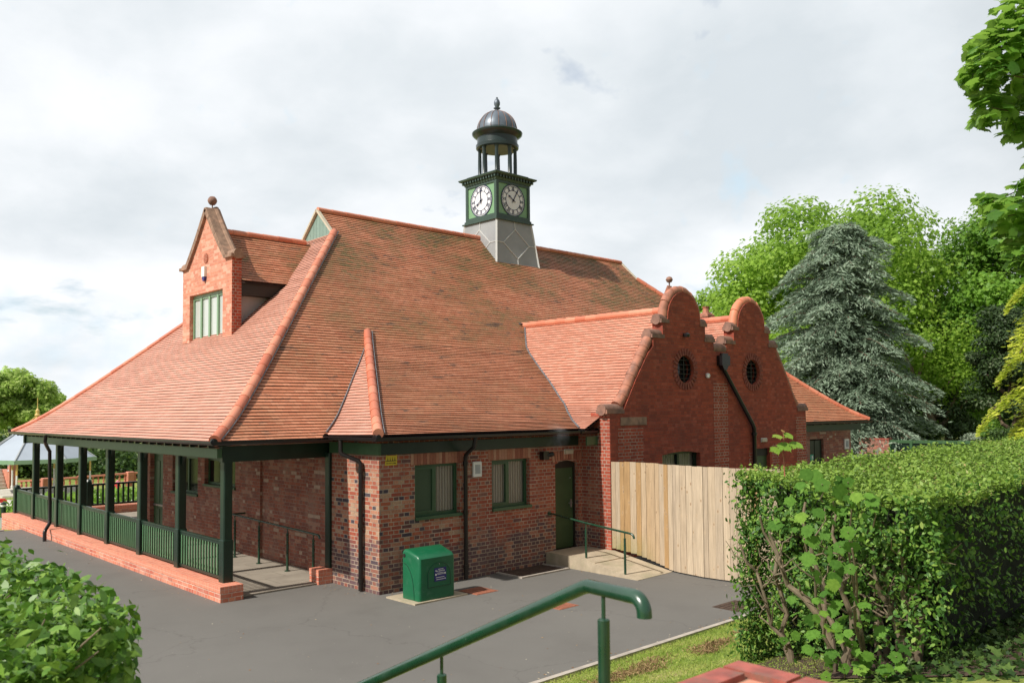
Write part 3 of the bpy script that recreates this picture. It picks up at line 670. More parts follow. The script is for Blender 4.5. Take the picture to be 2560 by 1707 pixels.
mb = MB(); mb.box(18.35, 12.043, -.05, 18.98, 12.06, 3.9); mb.box(14.62, 12.044, -.05, 15.5, 12.06, 2.85); mb.box(21.1, 12.044, -.05, 21.5, 12.06, 2.3); mb.box(22.45, 12.044, -.05, 23.03, 12.06, 3.0)
mb.box(19.95, 12.044, -.05, 20.27, 12.06, 2.1); mb.box(14.342, 12.056, -.05, 14.36, 12.36, 3.2); mb.split('repaired_brickwork', M['brick_patch'], gab)
mb = MB(); mb.box(14.70, 12.03, 2.92, 15.62, 12.06, 3.10); mb.build('stone_lintel', M['stone'], gab)
for c, side in ((g1, -1), (g2, 1)):
    cm = 'coping' if side < 0 else 'coping_new'
    hip('arch_coping', [(x, 12.19, z) for x, z in arch(c, .68, 5.45, 12)], .115, .34, gab, cm)
    cap = MB()
    def capb(x0, x1, z):
        cap.tube([(x0, 12.19, z-.01), (x1, 12.19, z-.01)], .128, 12); cap.box(x0+.012, 12.03, z-.10, x1-.012, 12.35, z-.01)
    m_ = (lambda p: p) if side < 0 else (lambda p: 2*18.69-p)
    for x0, x1, z in ((14.22, 14.84, 3.28), (15.86, 16.36, 5.02), (16.22, 16.56, 5.39), (17.80, 18.12, 5.39), (17.98, 18.46, 5.02)):
        a, c2 = sorted((m_(x0), m_(x1))); capb(a, c2, z)
    cap.split('coping_cap', M['cap'], gab, smooth=True)
    pts = [(m_(x), 12.19, z+.03) for x, z in [(14.74, 3.33), (14.98, 3.56), (15.24, 3.97), (15.48, 4.29), (15.70, 4.60), (15.90, 4.86)]]
    hip('curved_coping', pts, .12, .27, gab, 'coping')
    # oculus: brick ring, grille
    rg = MB(); n_ = 26
    for k in range(n_):
        a = 2*math.pi*(k+.5)/n_; w = .33*2*math.pi/n_*.86
        p0 = (c+.335*math.cos(a), 12.045, 4.22+.335*math.sin(a)); p1 = (c+.50*math.cos(a), 12.045, 4.22+.50*math.sin(a)); rg.bar(p0, p1, w, .03, (0, 1, 0))
    rg.build('oculus_brick_ring', M['brick_arch'], gab)
    wd = MB()
    wd.prism([ccirc(c, 4.22, .345, 28), ccirc(c, 4.22, .295, 28)], (0, 12.12, 0), (1, 0, 0), (0, 0, 1), (0, 1, 0), .05)
    ow = wd.build('round_window', M['black'], gab)
for c in WC:
    wd = MB(); wd.prism([ccirc(c, 4.22, .34, 28)], (0, 12.24, 0), (1, 0, 0), (0, 0, 1), (0, 1, 0), .02); wd.build('window_pane', M['blackglass'], gab)
    wd = MB()
    for k in range(-2, 3): wd.bar((c-.30, 12.09, 4.22+k*.11), (c+.30, 12.09, 4.22+k*.11), .012, .012)
    wd.bar((c, 12.10, 3.9), (c, 12.10, 4.54), .02, .02, (1, 0, 0)); wd.build('window_grille', M['ink'], gab)
mb = MB(); mb.tube([(18.46-.05, 12.19, 4.78), (18.97, 12.19, 4.78)], .15, 12); mb.build('valley_coping', M['cap'], gab, smooth=True)
# gable window & door
def frame(mb, x0, z0, x1, z1, y, w=.06, d=.06, mull=(), tr=()):
    mb.box(x0, y, z0, x0+w, y+d, z1); mb.box(x1-w, y, z0, x1, y+d, z1); mb.box(x0+w, y, z0, x1-w, y+d, z0+w); mb.box(x0+w, y, z1-w, x1-w, y+d, z1)
    for m_ in mull: mb.box(m_-w/2, y-.003, z0+w, m_+w/2, y+d, z1-w)
    for z_ in tr: mb.box(x0+w, y-.002, z_-w/3, x1-w, y+d-.01, z_+w/3)
mb = MB(); frame(mb, 16.21, 1.1, 17.74, 2.27, 12.17, .07, .07, (16.98,)); w_ = mb.build('window', M['green'], gab)
mb = MB(); mb.box(16.25, 12.21, 1.12, 17.7, 12.215, 2.25); mb.build('window_pane', M['glass'], w_)
mb = MB(); mb.box(16.25, 12.27, 1.12, 17.7, 12.28, 2.26); mb.build('curtain', M['curtain'], w_)
mb = MB(); mb.box(20.28, 12.16, 0, 21.02, 12.2, 2.0); dd = mb.build('side_door', M['door'], gab)
mb = MB(); mb.box(20.28, 12.13, 2.0, 21.02, 12.18, 2.2); mb.build('door_head', M['ink'], dd)
# south wing windows / door
for (x0, z0, x1, z1), kind in ((W1, 0), (W2, 1)):
    mb = MB(); frame(mb, x0, z0, x1, z1, YW+.10, .055, .07, ((x0+x1)/2,)); fr = mb.build('window', M['green_window'], pav)
    mb = MB(); mb.box(x0-.0, YW-.045, z0-.055, x1+.03, YW+.12, z0+.005); mb.build('window_sill', M['green_window'], fr)
    xm = (x0+x1)/2
    mb = MB(); frame(mb, x0+.055, z0+.055, xm-.028, z1-.055, YW+.09, .04, .05)
    if kind == 1: pass
    mb.build('casement', M['green_window'], fr)
    mb = MB(); mb.box(x0+.03, YW+.135, z0+.03, x1-.03, YW+.139, z1-.03); mb.build('window_pane', M['glass'], fr)
    mb = MB(); mb.box((xm if kind == 0 else x0+.03), YW+.155, z0+.01, x1-.03, YW+.16, z1-.01); mb.build('curtain', M['curtain'], fr)
    if kind == 0:
        mb = MB(); mb.box(x0+.095, YW+.118, z0+.09, xm-.068, YW+.123, z1-.09); mb.build('mesh_screen', M['greenscreen'], fr)
mb = MB(); mb.box(DR[0], YW+.13, .25, DR[2], YW+.17, 2.06); dr = mb.build('south_door', M['door'], pav)
mb = MB(); mb.box(DR[0], YW+.1, 2.0, DR[2], YW+.2, 2.18); mb.box(DR[2]-.05, YW+.1, .25, DR[2], YW+.128, 2.0); mb.build('door_frame', M['ink'], dr)
mb = MB(); mb.box(14.08, YW+.105, 1.12, 14.12, YW+.13, 1.30); mb.tube([(14.10, YW+.08, 1.22), (13.98, YW+.08, 1.22)], .011, 8); mb.tube([(14.10, YW+.08, 1.22), (14.10, YW+.12, 1.22)], .009, 8); mb.box(14.07, YW+.11, 1.75, 14.10, YW+.13, 1.78); mb.split('door_handle', M['steel'], dr)
# verandah inner wall (west facing) with pilasters, inner blocks
VW = 9.22
def gy2(y): return y
mb = MB(); d_ = rect(23.60, 0.0, 24.52, 2.18); w1 = rect(21.35, 1.2, 22.95, 2.15); w2 = rect(19.25, 1.5, 20.95, 2.15)
mb.prism([[(14.5, -.1), (23.60, -.1), (23.60, 2.18), (24.52, 2.18), (24.52, -.1), (24.95, -.1), (24.95, 2.75), (14.5, 2.75)], w1, w2], (VW, 0, 0), (0, 1, 0), (0, 0, 1), (1, 0, 0), .3)
mb.box(VW-.10, 14.5, -.1, VW, 15.75, 2.6); mb.box(VW-.06, 17.9, -.1, VW, 18.85, 2.6)
mb.box(VW+.3, 24.65, -.1, 31, 24.95, 2.75); mb.box(31, 14.9, -.1, 31.3, 24.95, 2.75)
mb.build('verandah_wall', M['brick_ver'], pav)
mb = MB(); mb.box(VW+.12, 23.60, 0.02, VW+.17, 24.52, 2.18)
for a, c in ((23.68, 24.02), (24.10, 24.44)):
    for z0, z1 in ((.18, .62), (.80, 1.95)): mb.box(VW+.105, a, z0, VW+.13, c, z1)
vd = mb.build('verandah_door', M['green_mid'], pav)
mb = MB(); mb.box(VW+.09, 23.62, .70, VW+.12, 24.5, .75); mb.build('kick_rail', M['steel'], vd)
for (a, z0), _, (c, z1), _ in (w1, w2):
    mb = MB()
    w = .06
    mb.box(VW+.1, a, z0, VW+.16, a+w, z1); mb.box(VW+.1, c-w, z0, VW+.16, c, z1); mb.box(VW+.1, a+w, z0, VW+.16, c-w, z0+w); mb.box(VW+.1, a+w, z1-w, VW+.16, c-w, z1); mb.box(VW+.1, (a+c)/2-w/2, z0+w, VW+.157, (a+c)/2+w/2, z1-w)
    mb.box(VW-.04, a-.03, z0-.05, VW+.1, c+.03, z0+.005)
    wv_ = mb.build('verandah_window', M['green_mid'], pav)
    mb = MB(); mb.box(VW+.125, a+.03, z0+.03, VW+.13, c-.03, z1-.03); mb.build('window_pane', M['blackglass'], wv_)
# verandah floor
mb = MB(); mb.box(7.0, 14.5, -.1, VW, 29.25, .03); mb.box(VW, 24.95, -.1, 14, 29.25, .03); mb.build('verandah_floor', M['paving'], pav)
# brick plinth (west and north) with brick-on-edge top
def pl_x(y): return 6.60+(y-14.3)*.010
mb = MB()
N_ = 12
for i in range(N_):
    y0 = 14.32+(29.75-14.32)*i/N_; y1 = 14.32+(29.75-14.32)*(i+1)/N_
    x0, x1 = pl_x(y0), pl_x(y1); w = .42
    for z0, z1, e in ((-.6, .165, 0), (.165, .27, .006)):
        v = [(x0-e,y0,z0),(x0+w,y0,z0),(x1+w,y1,z0),(x1-e,y1,z0),(x0-e,y0,z1),(x0+w,y0,z1),(x1+w,y1,z1),(x1-e,y1,z1)]
        fs = [(4,5,6,7),(1,2,6,5),(3,0,4,7)]
        if i == 0: fs.append((0,1,5,4))
        if i == N_-1: fs.append((2,3,7,6))
        mb.poly(v, fs, 0 if z1 < .2 else 1)
mbs = mb; mb = MB(); mb.box(7.17, 29.30, -.6, 14, 29.72, .165, 0); mb.box(7.17, 29.295, .165, 14, 29.725, .27, 1); mbn = mb; mb = MB()
mb.box(8.60, 14.45, -.1, 8.99, 14.78, .165, 0); mb.box(8.595, 14.445, .165, 8.995, 14.785, .28, 1)
def edgebrick():
    m, t, b, o = newmat('brick_on_edge'); uv = uvn(t)
    br = bricktex(t, .075, .215, .004, 0, 2, 1, 2, .1, uv)
    s = t.nodes.new('ShaderNodeSeparateColor'); t.links.new(br.outputs['Color'], s.inputs[0])
    c = ramp(t, s.outputs[0], [(0, (.66,.21,.13)), (.5, (.72,.26,.16)), (1, (.6,.19,.12))])
    c = mix(t, br.outputs['Fac'], c, (.66,.42,.32)); t.links.new(c, b.inputs['Base Color']); b.inputs['Roughness'].default_value = .8
    bump(t, b, mth(t, 'MULTIPLY', br.outputs['Fac'], -1.0), .5, .005); return m
M['edge'] = edgebrick()
pl = mbs.build('brick_plinth', [M['brick_new'], M['edge']], pav); mbn.build('brick_plinth', [M['brick_new'], M['edge']], pav); mb.build('brick_pier', [M['brick_new'], M['edge']], pav)
# verandah posts with braces, and railing panels
PY = [14.72, 16.8, 18.9, 21.0, 23.08, 25.1, 27.45]
def px_(y): return 6.80+(y-14.7)*.0155
for i, y in enumerate(PY):
    x = px_(y); mb = MB(); mb.cbox(x, y-.085, .27, x+.165, y+.085, 2.50, .018)
    mb.cbox(x-.012, y-.097, .27, x+.177, y+.097, 1.02, .012)
    po = mb.build('verandah_post', M['green'], pav)
    mb = MB()
    for s in (-1, 1):
        if i == 0 and s < 0: continue
        prev = None
        for k in range(6):
            a = math.pi/2*k/5; p = Vector((x+.08, y+s*(.085+.20*(1-math.cos(a))), 2.28+.20*math.sin(a)))
            if prev: mb.bar(prev, p, .07, .05, (1, 0, 0))
            prev = p
    mb.split('bracket', M['green'], po)
mb = MB(); mb.cbox(8.84, 14.47, .28, 8.99, 14.63, 2.5, .015); mb.build('verandah_post', M['green'], pav)
ends = PY+[29.5]
mb = MB(); mb.cbox(px_(29.5)-.02, 29.42, .27, px_(29.5)+.16, 29.6, 1.05, .015); mb.lathe([(.0, 1.13), (.07, 1.11), (.09, 1.06), (.07, 1.05)], (px_(29.5)+.07, 29.51), 12); mb.build('end_post', M['green'], pav)
for i in range(len(ends)-1):
    y0, y1 = ends[i]+.1, ends[i+1]-.1; x0, x1 = px_(y0)+.055, px_(y1)+.055
    mb = MB()
    mb.bar((x0, y0, .985), (x1, y1, .985), .05, .035, mi=1); mb.bar((x0, y0, .94), (x1, y1, .94), .035, .04, mi=1)
    mb.bar((x0, y0, .34), (x1, y1, .34), .05, .05, mi=1)
    n_ = 15 if i < 6 else 13
    for k in range(n_):
        s = (k+.5)/n_; yy = y0+(y1-y0)*s; xx = x0+(x1-x0)*s; mb.box(xx-.014, yy-.021, .365, xx+.014, yy+.021, .92)
    mb.build('railing_panel', [M['rail'], M['green']], pav)
# north railing with chunky balusters
mb = MB(); mb.bar((7.2, 29.51, .98), (14, 29.51, .98), .07, .06); mb.bar((7.2, 29.51, .33), (14, 29.51, .33), .06, .06)
for k in range(42):
    x = 7.35+k*.16; mb.box(x-.028, 29.485, .36, x+.028, 29.535, .95)
mb.build('north_railing', M['green'], pav)
for x in (9.15, 12.2):
    mb = MB(); mb.cbox(x-.08, 29.42, .27, x+.08, 29.6, 1.08, .015); mb.lathe([(0, 1.17), (.07, 1.15), (.10, 1.09), (.08, 1.07)], (x, 29.51), 12); mb.build('railing_post', M['green'], pav)
# beams, fascias, gutters
mb = MB()
def wb(y): return 6.66+(y-14.5)*.014
mb.bar((wb(14.52), 14.52, 2.565), (wb(27.7), 27.7, 2.565), .09, .165, mi=1)
mb.bar((wb(14.5)+.18, 14.6, 2.50), (wb(27.6)+.18, 27.6, 2.50), .14, .10)
mb.box(6.75, 14.60, 2.40, 9.2, 14.72, 2.68); mb.box(6.75, 27.4, 2.45, 12, 27.5, 2.66)
mb.box(8.86, YW-.04, 2.49, 14.2, YW+.0, 2.70); mb.box(8.845, YW-.06, 2.49, 8.90, 14.47, 2.70, mi=1)
mb.box(14.12, 12.42, 2.50, 14.34, 12.46, 2.69); mb.box(13.98, 12.40, 2.50, 14.34, 12.43, 2.69, mi=1)
mb.box(22.9, 14.56, 2.42, 32.1, 14.60, 2.66)
mb.split('eaves_beam', [M['green'], M['green_mid']], pav)
mb = MB()   # soffits
mb.face([(6.42, 14.15, 2.735), (9.3, 14.15, 2.735), (9.3, 14.9, 2.74), (6.42, 14.9, 2.74)]); mb.face([(6.43, 14.9, 2.735), (9.3, 14.9, 2.74), (9.3, 28, 2.74), (6.63, 28, 2.735)])
mb.face([(8.64, 12.52, 2.80), (14.3, 12.52, 2.80), (14.3, 12.95, 2.80), (8.64, 12.95, 2.80)]); mb.face([(8.64, 12.95, 2.80), (8.95, 12.95, 2.80), (8.95, 14.5, 2.80), (8.64, 14.5, 2.80)])
mb.face([(22.9, 14.12, 2.74), (31.7, 14.12, 2.74), (31.7, 14.7, 2.74), (22.9, 14.7, 2.74)])
mb.split('soffit', M['cream'], pav)
mb = MB()   # rafter feet
for k in range(34):
    y = 14.45+k*.40; x = 6.40+(y-14.1)*.0158; mb.bar((x+.01, y, 2.70), (x+.42, y, 2.735), .05, .07)
for k in range(10): x = 9.1+k*.55; mb.bar((x, 12.52, 2.765), (x, 12.9, 2.77), .04, .05, (0, 0, 1))
for k in range(16): x = 23.2+k*.55; mb.bar((x, 14.13, 2.70), (x, 14.6, 2.72), .05, .07, (0, 0, 1))
mb.split('rafter_feet', M['black'], pav)
def gut(a, b_, r=.062):
    a = Vector(a); b_ = Vector(b_); d = (b_-a).normalized(); sd = d.cross(Vector((0, 0, 1))).normalized(); mb = MB(); n_ = 8
    for rr in (r, r*.8):
        for k in range(n_):
            t0, t1 = math.pi+math.pi*k/n_, math.pi+math.pi*(k+1)/n_
            f = lambda p, t: p+sd*(math.cos(t)*rr)+Vector((0, 0, math.sin(t)*rr))
            mb.face([f(a, t0), f(b_, t0), f(b_, t1), f(a, t1)])
    for s in (-1, 1): mb.bar(a+sd*(s*r), b_+sd*(s*r), .014, .014)
    mb.tube([a-d*.01, a+d*.01], r, 12); mb.tube([b_-d*.01, b_+d*.01], r, 12)
    return mb
for a, c in (((6.325, 14.0, 2.785), (6.545, 28.05, 2.775)), ((6.30, 14.03, 2.785), (8.62, 14.03, 2.785)), ((8.555, 14.12, 2.815), (8.555, 12.40, 2.815)), ((8.50, 12.43, 2.815), (13.88, 12.43, 2.815)), ((13.79, 12.41, 2.81), (14.33, 12.41, 2.81)), ((23.05, 14.04, 2.76), (31.85, 14.04, 2.76))):
    gut(a, c).build('gutter', M['black'], pav)
def pipe(name, pts, r=.036, mat='blackpipe', joints=()):
    mb = MB(); mb.tube(pts, r, 10)
    for (x, y, z) in joints: mb.tube([(x, y, z-.04), (x, y, z+.04)], r*1.3, 10)
    return mb.build(name, M[mat], pav, smooth=True)
pipe('drainpipe', [(8.56, 13.62, 2.78), (8.56, 13.62, 2.55), (8.58, 13.60, 2.50), (8.80, 13.40, 2.38), (8.83, 13.37, 2.32), (8.83, 13.37, .02)], .042, joints=((8.83, 13.37, 2.2), (8.83, 13.37, 1.2), (8.83, 13.37, .2)))
pipe('drainpipe', [(10.83, 12.44, 2.78), (10.83, 12.5, 2.58), (10.87, 12.78, 2.42), (10.88, 12.81, 2.32), (10.88, 12.81, .02)], .042, joints=((10.88, 12.81, 2.25), (10.88, 12.81, 1.3), (10.88, 12.81, .25)))
pipe('drainpipe', [(6.44, 24.15, 2.72), (6.44, 24.2, 2.58), (6.47, 24.3, 2.54), (6.66, 24.72, 2.36), (6.70, 24.74, 2.30), (6.73, 24.74, .46), (6.70, 24.7, .40), (6.56, 24.5, .28), (6.54, 24.48, .22), (6.54, 24.48, -.03)], .046)
pipe('drainpipe', [(18.7, 11.95, 4.38), (18.72, 11.97, 4.25), (20.02, 11.97, 2.86), (20.10, 11.97, 2.74), (20.10, 11.97, 0)], .055, 'black', joints=((20.10, 11.97, 2.6), (20.10, 11.97, 1.6)))
mb = MB(); mb.box(18.52, 11.88, 4.35, 18.88, 12.04, 4.60); mb.prism([[(18.56, 4.35), (18.84, 4.35), (18.76, 4.24), (18.64, 4.24)]], (0, 11.9, 0), (1, 0, 0), (0, 0, 1), (0, 1, 0), .12); mb.box(18.6, 11.92, 4.56, 18.85, 12.0, 4.66); mb.build('rainwater_hopper', M['black'], pav)
pipe('drainpipe', [(23.25, 14.1, 2.72), (23.25, 14.15, 2.5), (23.13, 14.5, 2.3), (23.13, 14.52, 0)], .045, 'black')
# east part wall seen past the gable
mb = MB(); mb.prism([[(22.9, -.1), (28.15, -.1), (28.15, 2.15), (29.15, 2.15), (29.15, -.1), (31.3, -.1), (31.3, 2.72), (22.9, 2.72)]], (0, 14.6, 0), (1, 0, 0), (0, 0, 1), (0, 1, 0), .3); mb.build('east_wall', M['brick_ver'], pav)
mb = MB(); mb.box(28.15, 14.68, 0, 29.15, 14.72, 2.1); mb.box(28.62, 14.665, .1, 28.66, 14.69, 2.1); ed = mb.build('east_door', M['green'], pav)
# ---- dormer
DX = 9.30
gl = [(19.66, 4.55), (22.56, 4.55), (22.56, 7.05), (22.22, 7.05), (21.85, 7.60), (21.08+.30, 8.10), (21.08, 8.38), (21.08-.30, 8.10), (20.33, 7.60), (19.98, 7.05), (19.66, 7.05)]
gl = [(19.66, 4.55), (22.56, 4.55), (22.56, 7.05), (22.20, 7.05), (21.07, 8.36), (19.98, 7.05), (19.66, 7.05)]
mb = MB(); mb.prism([gl, rect(20.16, 5.06, 22.12, 6.34)], (DX, 0, 0), (0, 1, 0), (0, 0, 1), (1, 0, 0), .24); dm = mb.build('dormer', M['brick_dormer'], pav)
mb = MB(); mb.box(DX+.004, 19.652, 4.55, DX+.245, 19.67, 7.04); mb.build('shaded_return_brick', M['brick_patch'], dm)  # thin dark red skin; shade on the south return put into the colour
mb = MB()
def dcop(pts):
    for i in range(len(pts)-1):
        mb.bar((DX+.12, *pts[i]), (DX+.12, *pts[i+1]), .36, .13, (1, 0, 0))
seg = lambda a, c, n: [(a[0]+(c[0]-a[0])*k/n, a[1]+(c[1]-a[1])*k/n-.05*math.sin(math.pi*k/n)) for k in range(n+1)]
mb2 = MB()
for (a, c) in (((19.93, 7.10), (21.07, 8.46)), ((22.25, 7.10), (21.07, 8.46))):
    p = seg(a, c, 6)
    for i in range(6):
        A_ = Vector((DX+.12, *p[i])); B_ = Vector((DX+.12, *p[i+1])); mb2.bar(A_, B_+(B_-A_)*.03, .13, .38, (1, 0, 0), 0, 0)
        mb2.tube([A_+Vector((.1, 0, .05)), B_+Vector((.1, 0, .05))], .08, 8)
for a, c in ((19.54, 20.0), (22.2, 22.68)):
    mb2.box(DX-.07, a+.015, 7.055, DX+.31, c-.015, 7.13); mb2.tube([(DX+.12, a, 7.14), (DX+.12, c, 7.14)], .125, 12); mb2.box(DX-.03, a+.04, 6.99, DX+.27, c-.04 if a < 20 else c-.04, 7.05) if False else None
mb2.build('dormer_coping', M['stone'], dm, smooth=True)
mb = MB(); mb.tube([(DX+.12, 21.05, 8.4), (DX+.12, 21.05, 8.66)], .015, 6)
mb.lathe([(0, 8.58), (.06, 8.595), (.10, 8.64), (.12, 8.70), (.10, 8.76), (.06, 8.805), (0, 8.82)], (DX+.12, 21.05), 20); mb.build('ball_finial', M['cap'], dm, smooth=True)
mb = MB(); x = DX+.10
y0, y1, z0, z1 = 20.16, 22.12, 5.06, 6.34; w = .06
mb.box(x, y0, z0, x+.06, y0+w, z1); mb.box(x, y1-w, z0, x+.06, y1, z1); mb.box(x, y0+w, z0, x+.06, y1-w, z0+w); mb.box(x, y0+w, z1-w, x+.06, y1-w, z1)
for k in (1, 2, 3):
    ym = y0+(y1-y0)*k/4; mb.box(x-.005, ym-.045, z0+w, x+.055, ym+.045, z1-w)
for k in range(4):
    a = y0+(y1-y0)*k/4+.05; c = y0+(y1-y0)*(k+1)/4-.05; mb.box(x+.005, a, z1-.12, x+.05, c, z1-.06); mb.box(x+.005, a, z0+.06, x+.05, c, z0+.12)
dw = mb.build('dormer_window', M['sage'], dm)
mb = MB(); mb.box(DX-.03, y0-.03, z0-.04, DX+.12, y1+.03, z0); mb.build('window_sill', M['sage'], dw)
mb = MB(); mb.box(x+.037, y0+.03, z0+.03, x+.041, y1-.03, z1-.03); mb.build('sky_blind', M['skypane'], dw)  # opaque pale sheet standing for sky-reflecting glass
for yy in (19.88, 22.34):
    mb = MB(); mb.prism([[(DX+.24, 4.6), (DX+.24, 6.2), (11.0, 6.2), (11.0, 5.9)]], (0, yy, 0), (1, 0, 0), (0, 0, 1), (0, 1, 0), .04); mb.box(DX+.95, yy-.008, 4.9, DX+.98, yy, 6.2); mb.build('dormer_cheek', M['lead'], dm)
    mb = MB(); mb.box(DX+.24, yy-.22, 6.15, 11.4, yy+.22, 6.50); mb.build('dormer_eaves', M['ink'], dm)
slope('dormer_roof', [(DX+.24, 19.60, 6.50), (DX+.24, 19.95, 6.78), (DX+.24, 21.05, 7.93)], [(11.2, 19.60, 6.50), (11.4, 19.95, 6.78), (12.5, 21.05, 7.93)], M['tile_old'], (1, 0, 0), parent=dm)
slope('dormer_roof', [(DX+.24, 22.52, 6.50), (DX+.24, 22.15, 6.78), (DX+.24, 21.05, 7.93)], [(11.2, 22.52, 6.50), (11.4, 22.15, 6.78), (12.5, 21.05, 7.93)], M['tile_old'], (1, 0, 0), parent=dm)
hip('dormer_ridge', [(DX+.24, 21.05, 7.95), (12.1, 21.05, 7.95)], .08, .42, dm)
mb = MB(); mb.prism([ccirc(21.12, 7.22, .13, 18)], (DX-.02, 0, 0), (0, 1, 0), (0, 0, 1), (1, 0, 0), .03)
for k in range(-3, 4): h_ = math.sqrt(max(0, .0145-(k*.034)**2)); mb.box(DX-.032, 21.12-h_, 7.22+k*.034-.009, DX-.02, 21.12+h_, 7.22+k*.034+.009)
mb.build('round_air_vent', M['terracotta'], dm)
mb = MB(); mb.box(DX-.09, 19.55, 4.78, DX, 22.66, 4.86); mb.build('dormer_apron', M['flash'], dm)
# valley lines of the dormer
mb = MB(); mb.tube([(11.2, 19.6, 6.62), (11.5, 19.95, 6.95), (12.35, 21.0, 7.98)], .02, 6); mb.tube([(DX+.24, 19.84, 4.98), (11.0, 19.84, 6.46)], .018, 6); mb.build('dormer_flashing', M['flash'], dm)
# far ball finial on an eastern gable
mb = MB(); mb.prism([[(20.4, 7.0), (21.8, 7.0), (21.1, 8.35)]], (28.9, 0, 0), (0, 1, 0), (0, 0, 1), (1, 0, 0), .3); ef = mb.build('east_dormer', M['coping'], pav)
mb = MB(); mb.tube([(29.05, 21.1, 8.3), (29.05, 21.1, 8.5)], .03, 6); mb.lathe([(0, 8.46), (.10, 8.5), (.15, 8.6), (.10, 8.7), (0, 8.74)], (29.05, 21.1), 14); mb.build('ball_finial', M['cap'], ef, smooth=True)
mb = MB(); mb.cbox(25.0, 16.6, 4, 25.35, 16.95, 6.55, .02); mb.cbox(24.95, 16.55, 6.4, 25.40, 17.0, 6.5, .02); mb.lathe([(.12, 6.55), (.10, 6.7), (.13, 6.78), (0, 6.78)], (25.17, 16.77), 10); mb.build('chimney', M['coping'], pav)

# ---- clock tower
cx, cy = 19.42, 21.1
def sq(h, z): return [(cx-h, cy-h, z), (cx+h, cy-h, z), (cx+h, cy+h, z), (cx-h, cy+h, z)]
def frust(mb, h0, z0, h1, z1, cap=True):
    mb.poly(sq(h0, z0)+sq(h1, z1), [(0,1,5,4),(1,2,6,5),(2,3,7,6),(3,0,4,7)]+([(4,5,6,7),(3,2,1,0)] if cap else []))
mb = MB(); frust(mb, 1.04, 7.5, .79, 9.50); tw = mb.build('clock_tower', M['lead'], pav)
mb = MB()
def hz(z): return 1.04-(z-7.5)/2*.25
def tp(u, z, side):  # u in -1..1 across, on south or west face
    h = hz(z); return (cx+u*h, cy-h-.004, z) if side else (cx-h-.004, cy-u*h, z)
for side in (0, 1):
    for a, c in (((0, 9.48), (0, 9.22)), ((0, 9.22), (.66, 8.72)), ((.66, 8.72), (0, 8.22)), ((0, 8.22), (-.66, 8.72)), ((-.66, 8.72), (0, 9.22)), ((.66, 8.72), (1, 8.72)), ((-.66, 8.72), (-1, 8.72)), ((0, 8.22), (0, 7.9))):
        mb.bar(tp(*a, side), tp(*c, side), .022, .03, (0, 1, 0) if side else (1, 0, 0))
for s in ((-1, -1), (1, -1), (-1, 1)):
    mb.bar((cx+s[0]*1.03, cy+s[1]*1.03, 7.55), (cx+s[0]*.79, cy+s[1]*.79, 9.48), .06, .06)
mb.build('lead_rolls', plain('lead_roll', (.56,.56,.55), .4, .05, 4), tw)
mb = MB(); frust(mb, 1.01, 7.97, .99, 8.04); mb.build('tower_flashing', M['flash'], tw)
mb = MB(); H_ = .77
frust(mb, .86, 9.48, .86, 9.52); frust(mb, .80, 9.52, .80, 9.60)
mb.box(cx-.72, cy-.72, 9.6, cx+.72, cy+.72, 10.88)
for sx, sy in ((-1, -1), (1, -1), (1, 1), (-1, 1)): mb.box(cx+sx*H_, cy+sy*H_, 9.60, cx+sx*(H_-.11), cy+sy*(H_-.11), 10.80)
for s in (-1, 1):
    for z0, z1 in ((9.60, 9.70), (10.72, 10.80)):
        mb.box(cx-H_+.11, cy+s*(H_-.002), z0, cx+H_-.11, cy+s*.72, z1); mb.box(cx+s*(H_-.002), cy-H_+.11, z0, cx+s*.72, cy+H_-.11, z1)
frust(mb, .79, 10.80, .80, 10.84); frust(mb, .80, 10.84, .82, 10.90)
for k in range(13):
    u = -.84+k*.14
    for s in (-1, 1): mb.box(cx+u*.95-.033, cy+s*.80, 10.87, cx+u*.95+.033, cy+s*.88, 10.95); mb.box(cx+s*.80, cy+u*.95-.033, 10.87, cx+s*.88, cy+u*.95+.033, 10.95)
frust(mb, .89, 10.95, .93, 10.97); frust(mb, .93, 10.97, .95, 11.02); frust(mb, .94, 11.02, .72, 11.09)
mb.build('clock_housing', M['trim'], tw)
mb = MB()
mb.box(cx-.66, cy-.735, 9.70, cx+.66, cy-.722, 10.72); mb.box(cx-.735, cy-.66, 9.70, cx-.722, cy+.66, 10.72); mb.box(cx-.66, cy+.722, 9.70, cx+.66, cy+.735, 10.72); mb.box(cx+.722, cy-.66, 9.70, cx+.735, cy+.66, 10.72)
mb.build('clock_panel', M['panel'], tw)
ROM = ['XII', 'I', 'II', 'III', 'IIII', 'V', 'VI', 'VII', 'VIII', 'IX', 'X', 'XI']
